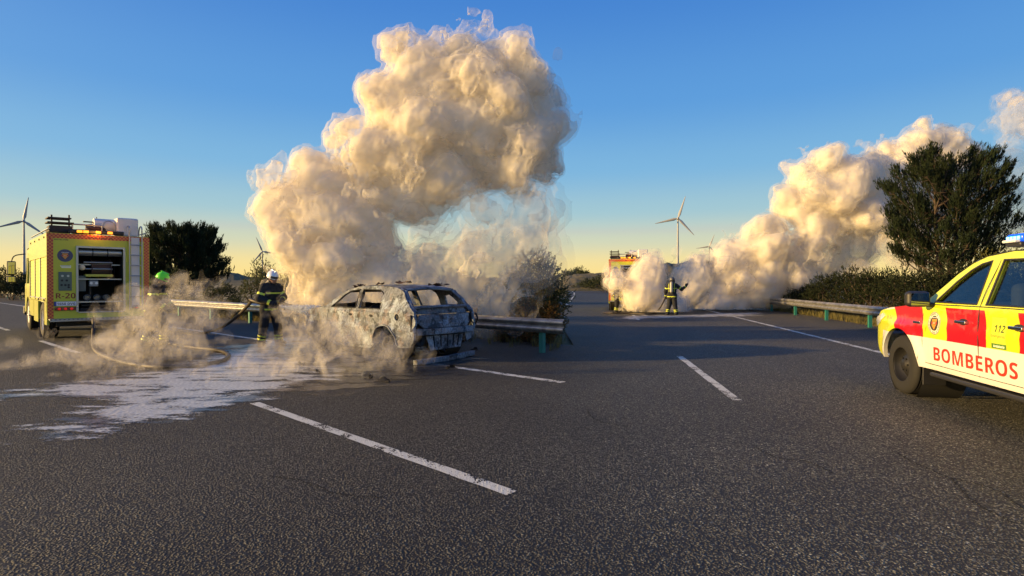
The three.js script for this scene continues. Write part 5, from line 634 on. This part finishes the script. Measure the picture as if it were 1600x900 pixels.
  if (gear.cylinder) { const cg = new THREE.Group(); cg.name = 'breathing_apparatus'; cg.position.set(J.che[0] - 0.215, J.che[1] + 0.02, J.che[2]); cg.rotation.z = gear.lean ?? -0.05; o.add(cg); part('air_cylinder', new THREE.CapsuleGeometry(0.075, 0.38, 8, 20), S(gear.cylinder, 0.35), cg); part('valve', [cyl(0.022, 0.022, 0.06, 10).translate(0, -0.29, 0), rod(V(0, -0.31, -0.05), V(0, -0.31, 0.05), 0.018)], M.darkSteel, cg); part('back_plate', rbox(0.03, 0.52, 0.26, 0.012, 0.085, 0, 0), M.blackPlastic, cg); part('harness', [-1, 1].map((s) => pipe([V(0.08, -0.22, s * 0.12), V(0.02 + 0.06, 0.16, s * 0.13), V(0.2, 0.2, s * 0.12), V(0.36, 0.06, s * 0.11), V(0.36, -0.2, s * 0.12)], 0.014, 24, 6)), M.band, cg); }
  return { o, J };
}
const HELM = { lime: S(Lin(0.16, 0.85, 0.03), 0.35), white: S(Lin(0.78, 0.79, 0.82), 0.22, 0.1), grey: S(Lin(0.12, 0.12, 0.12), 0.3, 0.3), yellow: S(Lin(0.6, 0.62, 0.1), 0.35) };
const standAt = (px, z) => V((px - 800) / 900 * z, 0, -z);
const fB = firefighter('firefighter in dark gear and white helmet aiming a hose at the burnt car', standAt(421, 14.0), R(-34), { che: [0.05, 1.30, 0], nek: [0.09, 1.49, 0], hed: [0.14, 1.615, 0], shoL: [0.06, 1.42, -0.19], shoR: [0.05, 1.42, 0.19], elbL: [0.14, 1.16, -0.29], elbR: [0.04, 1.14, 0.30], wriL: [0.36, 1.10, -0.10], wriR: [0.30, 1.02, 0.12], kneL: [0.10, 0.51, -0.15], ankL: [0.10, 0.10, -0.18], ankR: [-0.10, 0.10, 0.16], kneR: [-0.02, 0.5, 0.14] }, { helmet: HELM.white, nod: -0.4, curlL: 1.5, curlR: 1.5, handL: [0.8, -0.2, 0.5], handR: [0.8, 0.1, -0.5] });
const fA = firefighter('firefighter in lime green helmet leaning over the hose beside the fire engine', standAt(240, 13.9), R(8), { che: [0.08, 1.28, 0], nek: [0.15, 1.46, 0], hed: [0.21, 1.575, 0], shoL: [0.09, 1.40, -0.19], shoR: [0.09, 1.40, 0.19], elbL: [0.14, 1.12, -0.26], elbR: [0.12, 1.12, 0.27], wriL: [0.36, 0.95, -0.15], wriR: [0.34, 0.92, 0.17], pel: [-0.02, 0.93, 0], ankL: [0.16, 0.10, -0.15], kneL: [0.16, 0.5, -0.13], ankR: [-0.14, 0.10, 0.15], kneR: [0.0, 0.48, 0.13] }, { helmet: HELM.lime, nod: -0.45, curlL: 1.4, curlR: 1.4 });
const fC = firefighter('firefighter with air cylinder on the back raising a gloved hand before the smoke', standAt(1050, 27.5), R(66), { shoR: [0.03, 1.41, 0.20], elbR: [0.16, 1.22, 0.42], wriR: [0.30, 1.36, 0.60], elbL: [-0.03, 1.13, -0.30], wriL: [0.08, 0.88, -0.30], hed: [0.08, 1.62, 0], ankL: [-0.02, 0.10, -0.20], ankR: [0.05, 0.10, 0.19] }, { helmet: HELM.grey, cylinder: Lin(0.35, 0.33, 0.28), curlR: 0.35, curlL: 1.5, handR: [0.4, 0.75, 0.4], backR: [-0.6, 0.3, 0.4], nod: -0.1 });
const fD = firefighter('firefighter standing by the tail of the second fire engine in drifting steam', standAt(963, 29.6), R(-15), { elbL: [0.08, 1.14, -0.28], elbR: [0.08, 1.14, 0.28], wriL: [0.3, 1.05, -0.12], wriR: [0.3, 1.03, 0.12] }, { helmet: HELM.yellow, curlL: 1.2, curlR: 1.2 });
M.hose = S(Lin(0.035, 0.026, 0.016), 0.55); M.brass = S(0x8d7a48, 0.35, 0.9);
{
  const gp = (px, py, h = 0.038) => G(px, py, 0).setY(h), toWorld = (f, p) => V(...p).applyAxisAngle(V(0, 1, 0), f.o.rotation.y).add(f.o.position);
  const nz = toWorld(fB, [0.42, 1.06, 0.0]), nz2 = toWorld(fB, [0.72, 0.98, -0.05]), hip = toWorld(fB, [0.05, 1.03, 0.24]), back = toWorld(fB, [-0.28, 1.10, 0.30]);
  const o = thing('fire_hose', 'dark fire hose looped over the foam from the fire engine to the nozzle', 'hose', [0, 0, 0]);
  const p0 = P(146, 497, 15.2), p1 = P(145, 530, 14.6); p1.y = 0.12;
  part('hose_line', pipe([p0, P(146, 512, 15.0), p1, gp(149, 550), gp(170, 562), gp(205, 572), gp(250, 577), gp(300, 575), gp(340, 569), gp(356, 561), gp(352, 554), gp(334, 549), gp(305, 546), gp(268, 540), gp(240, 530), gp(246, 521), gp(275, 520), gp(305, 523), gp(328, 521, 0.06), P(352, 508, 16.6), P(375, 490, 15.6), P(392, 472, 14.7), back, hip, nz], 0.042, 260, 10), M.hose, o);
  part('nozzle', [rod(nz, nz2, 0.032, 14, 0.024), rod(nz2, nz2.clone().add(nz2.clone().sub(nz).multiplyScalar(0.25)), 0.036, 14, 0.04), rod(nz.clone().lerp(nz2, 0.4), nz.clone().lerp(nz2, 0.4).add(V(0.02, -0.16, 0)), 0.018, 8)], M.darkSteel, o); part('coupling', rod(nz.clone().lerp(hip, 0.18), nz, 0.05, 14), M.brass, o);
  const hl = toWorld(fC, [0.10, 0.84, -0.32]), o2 = thing('fire_hose', 'thin fire hose trailing from the second fire engine to the gloved firefighter', 'hose', [0, 0, 0]);
  part('hose_line', pipe([P(976, 478, 31.2), gp(972, 486), gp(958, 489.5), gp(944, 488.5), gp(952, 490.5), gp(985, 491), gp(1010, 492), gp(1022, 489.5), P(1032, 480, 27.6), hl, toWorld(fC, [0.2, 0.98, -0.34])], 0.035, 120, 8), M.hose, o2); part('nozzle', rod(toWorld(fC, [0.2, 0.98, -0.34]), toWorld(fC, [0.34, 1.04, -0.34]), 0.035, 12, 0.028), M.darkSteel, o2);
}

// ---------- smoke, steam, spray: billowing bodies of many translucent layers round a dense core ----------
{
  const smokeC = Lin(0.96, 0.915, 0.82);
  const veil = new THREE.MeshPhysicalMaterial({ color: smokeC, roughness: 1, transmission: 0.5, thickness: 0, specularIntensity: 0, side: THREE.DoubleSide, transparent: true, vertexColors: true });
  const core = new THREE.MeshPhysicalMaterial({ color: smokeC, roughness: 1, transmission: 0.4, thickness: 0, specularIntensity: 0, side: THREE.DoubleSide });
  function smoke(name, label, category, blobs, h, sp, amp, fr, opt = {}) {
    const { shells = [[1.3, 0.12], [0.4, 0.28], [-0.5, 0.55], [-1.6, 1]], floor = -9, octaves = 3, gain = 0.45, patch = 0.9 } = opt, lo = [1e9, 1e9, 1e9], hi = [-1e9, -1e9, -1e9];
    const B = blobs.map(([px, py, r, k, z]) => { const c = P(px, py, z), rad = r * z / 900; [c.x, c.y, c.z].forEach((q, i) => { lo[i] = Math.min(lo[i], q - rad - amp - sp); hi[i] = Math.max(hi[i], q + rad + amp + sp); }); return { c, rad, k }; }); lo[1] = Math.max(lo[1], floor);
    const [nx, ny, nz] = lo.map((l, i) => Math.ceil((hi[i] - l) / h) + 1), F = new Float32Array(nx * ny * nz), K = opt.sharp ?? 5; let o = 0;
    for (let z = 0; z < nz; z++) for (let y = 0; y < ny; y++) for (let x = 0; x < nx; x++, o++) {
      const X = lo[0] + x * h, Y = lo[1] + y * h, Z = lo[2] + z * h; let s = 0; for (const b of B) { const dx = X - b.c.x, dy = Y - b.c.y, dz = Z - b.c.z; s += Math.exp(-(Math.sqrt(dx * dx + dy * dy + dz * dz) - b.rad) * K); } s = -Math.log(s + 1e-9) / K;
      if (s < 1.5 + amp && s > -1.5 - amp) { let q = 0, a = amp, f = fr; for (let k = 0; k < octaves; k++) { q -= a * (Math.abs(n3(X * f, Y * f + k * 3.7, Z * f + k * 9)) * 1.6 - 0.5); a *= gain; f *= 2.1; } s += q; } F[o] = s;
    }
    const kAt = (x, y, z) => { let w = 0, s = 0; for (const b of B) { const e = Math.exp(-4 * (Math.hypot(x - b.c.x, y - b.c.y, z - b.c.z) - b.rad)); w += e; s += e * b.k; } return s / w; };
    const out = { pos: [], nor: [], tri: [] }, col = []; let al = 0;
    shells.forEach(([i, a], n) => { al = a; const Q = new Float32Array(F), ja = sp * (opt.tear ?? 0.95), jf = fr * 4.5; for (let z = 0, o = 0; z < nz; z++) for (let y = 0; y < ny; y++) for (let x = 0; x < nx; x++, o++) if (Math.abs(F[o] - i * sp) < ja * 1.6 + h * 2) { const X = lo[0] + x * h, Y = lo[1] + y * h, Z = lo[2] + z * h; Q[o] += ja * (0.7 * n3(X * jf + n * 17, Y * jf, Z * jf) + 0.45 * n3(X * jf * 2.2, Y * jf * 2.2 + n * 11, Z * jf * 2.2)); }
      nets(Q, nx, ny, nz, lo, h, i * sp, out, (x, y, z) => { const k = kAt(x, y, z), q = k < patch ? al * k * (0.55 + 0.9 * Math.max(0, 0.5 + 0.7 * n3(x * fr * 1.5, y * fr * 1.5, z * fr * 1.5))) : al; col.push(1, 1, 1, Math.min(1, q)); }); });
    const solid = [], thin = [], T = out.tri; for (let i = 0; i < T.length; i += 3) (col[T[i] * 4 + 3] > 0.97 && col[T[i + 1] * 4 + 3] > 0.97 && col[T[i + 2] * 4 + 3] > 0.97 ? solid : thin).push(T[i], T[i + 1], T[i + 2]);
    const g = new THREE.BufferGeometry(); g.setAttribute('position', new THREE.Float32BufferAttribute(out.pos, 3)); g.setAttribute('normal', new THREE.Float32BufferAttribute(out.nor, 3)); g.setAttribute('color', new THREE.Float32BufferAttribute(col, 4)); g.setIndex([...thin, ...solid].length ? thin.concat(solid) : []); g.addGroup(0, thin.length, 0); g.addGroup(thin.length, solid.length, 1);
    const m = new THREE.Mesh(g, [veil, core]); m.name = numbered(name); tag(m, label, category, null, 'stuff'); scene.add(m); console.log(name, nx, ny, nz, thin.length / 3, solid.length / 3);
  }
  const at = (z, list) => list.map((b) => b.length > 4 ? b : [...b, z]);
  smoke('smoke_plume', 'thick sunlit smoke rising from the burnt car beside the guardrail', 'smoke', at(15.6, [
    [505, 462, 36, 1], [490, 410, 46, 1], [480, 355, 50, 1], [468, 315, 40, 1], [448, 308, 26, 1], [505, 300, 44, 1], [538, 272, 22, 1], [515, 265, 24, 1], [545, 345, 55, 1], [555, 405, 50, 0.8], [590, 310, 46, 0.85], [598, 240, 44, 1], [622, 175, 50, 1], [655, 120, 48, 1], [705, 108, 46, 1], [775, 112, 50, 1], [820, 145, 44, 1], [690, 185, 66, 1], [770, 190, 70, 1], [825, 215, 46, 1], [815, 262, 34, 0.8], [770, 262, 34, 0.8], [735, 245, 46, 0.6], [640, 235, 55, 1],
    [690, 280, 38, 0.55], [640, 298, 36, 0.8], [600, 455, 46, 0.6], [560, 470, 40, 0.7], [640, 430, 40, 0.35]]), 0.10, 0.14, 0.42, 0.48, { octaves: 3, gain: 0.38 });
  smoke('smoke_haze', 'thin grey smoke hanging over the shrubs behind the burnt car', 'smoke', at(15.2, [[825, 320, 46, 0.5], [800, 385, 60, 0.8], [838, 425, 34, 0.35], [735, 420, 56, 1], [675, 435, 50, 1], [770, 470, 46, 0.7], [700, 480, 40, 0.8], [760, 330, 40, 0.35]]), 0.12, 0.16, 0.3, 0.4, { octaves: 2, gain: 0.35, patch: 2, shells: [[1.4, 0.12], [-0.2, 0.25], [-1.8, 0.36]] });
  smoke('ground_steam', 'low golden steam drifting over the foam and the hose', 'steam', at(12, [
    [262, 500, 34, 0.34, 12.6], [236, 545, 34, 0.42, 12.2], [292, 545, 30, 0.36, 12.2], [262, 575, 34, 0.3, 11], [190, 575, 40, 0.3, 11], [130, 597, 36, 0.3, 9.9], [60, 590, 30, 0.2, 10.2], [300, 480, 24, 0.24, 13], [195, 500, 20, 0.24, 13.2], [215, 478, 16, 0.16, 13.4], [250, 606, 38, 0.24, 9.4], [360, 612, 36, 0.2, 9.2], [150, 640, 30, 0.16, 8.4]]), 0.055, 0.055, 0.5, 0.95, { octaves: 3, gain: 0.42, patch: 2, sharp: 7, floor: 0.012, shells: [[1.3, 0.085], [-0.7, 0.14], [-2.4, 0.19]] });
  smoke('ground_steam', 'grey and golden steam rolling along the side of the burnt car', 'steam', at(10, [
    [470, 590, 36, 0.42, 9.7], [530, 580, 36, 0.38, 9.5], [500, 545, 32, 0.3, 10.8], [445, 560, 28, 0.3, 11.6], [590, 585, 32, 0.26, 9.3], [560, 545, 28, 0.3, 9.8], [425, 600, 34, 0.28, 9.6], [478, 512, 22, 0.3, 12.4], [620, 560, 22, 0.16, 9.4], [462, 492, 18, 0.3, 13.2]]), 0.05, 0.055, 0.42, 1.0, { octaves: 3, gain: 0.42, patch: 2, sharp: 7, floor: 0.012, shells: [[1.3, 0.085], [-0.7, 0.14], [-2.4, 0.19]] });
  smoke('smoke_plume', 'long bank of sunlit smoke rolling over the road towards the tall pine', 'smoke', at(32, [
    [992, 455, 22, 1, 29.2], [1008, 442, 18, 1, 29.2], [1000, 477, 20, 1, 28.8], [1022, 476, 18, 1, 28.8], [975, 445, 12, 0.8, 29.4], [1018, 420, 10, 0.8, 29.4], [1040, 470, 16, 0.8, 29.4],
    [1080, 472, 22, 1], [1130, 464, 28, 1], [1190, 458, 30, 1], [1232, 445, 30, 1], [1100, 440, 20, 1], [1150, 425, 26, 1], [1200, 400, 32, 1], [1235, 415, 28, 1], [1130, 402, 18, 1], [1165, 395, 18, 1], [1178, 372, 17, 1], [1212, 372, 18, 1], [1060, 425, 14, 0.7],
    [1258, 400, 28, 1], [1272, 360, 28, 1], [1290, 315, 38, 1], [1268, 290, 32, 1], [1292, 262, 28, 1], [1330, 300, 40, 1], [1345, 340, 38, 1], [1248, 322, 20, 1], [1355, 262, 24, 1, 33], [1375, 290, 40, 1, 34], [1335, 385, 34, 0.45], [1295, 408, 32, 0.6], [1315, 438, 26, 0.35], [1405, 262, 36, 1, 36], [1440, 238, 34, 1, 36], [1472, 248, 34, 0.9, 36], [1395, 330, 42, 0.9, 36], [1495, 235, 16, 0.8, 36], [1415, 385, 38, 0.3, 36], [1455, 320, 46, 0.8, 37], [1500, 300, 40, 0.4, 37], [1550, 330, 45, 0.16, 38], [1592, 275, 36, 0.16, 38], [1575, 200, 20, 0.2, 38], [1600, 165, 24, 0.2, 38], [1610, 330, 36, 0.16, 38]]), 0.17, 0.22, 0.62, 0.31, { sharp: 3, floor: 0.02, gain: 0.4 });
}
{ // water from the nozzle: drops thrown in a fan over the bonnet
  const pos = [], A = P(440, 482, 13.6), L = new Leaves(), drop = new THREE.OctahedronGeometry(0.014), n = 2600, im = new THREE.InstancedMesh(drop, new THREE.MeshPhysicalMaterial({ color: Lin(0.9, 0.93, 0.95), roughness: 0.25, transmission: 0.4, thickness: 0 }), n), m = new THREE.Matrix4(), q = new THREE.Quaternion();
  for (let i = 0; i < n; i++) { const t = Math.pow(rnd(), 0.8), u = rv(), p = A.clone().add(V(1.5 * t, 0.03 - 0.25 * t * t, 0.55 * t)).addScaledVector(u, 0.26 * t + 0.01), s = rr(0.4, 1.1); im.setMatrixAt(i, m.compose(p, q.setFromEuler(new THREE.Euler(rnd() * 6, rnd() * 6, 0)), V(s * 1.8, s, s))); }
  im.name = 'water_spray'; tag(im, 'fan of water drops leaving the nozzle towards the burnt car', 'water', null, 'stuff'); scene.add(im);
}

// ---------- shadows on, draw ----------
scene.traverse((o) => { if (o.isMesh) { o.castShadow = true; o.receiveShadow = true; } });
renderer.render(scene, camera);
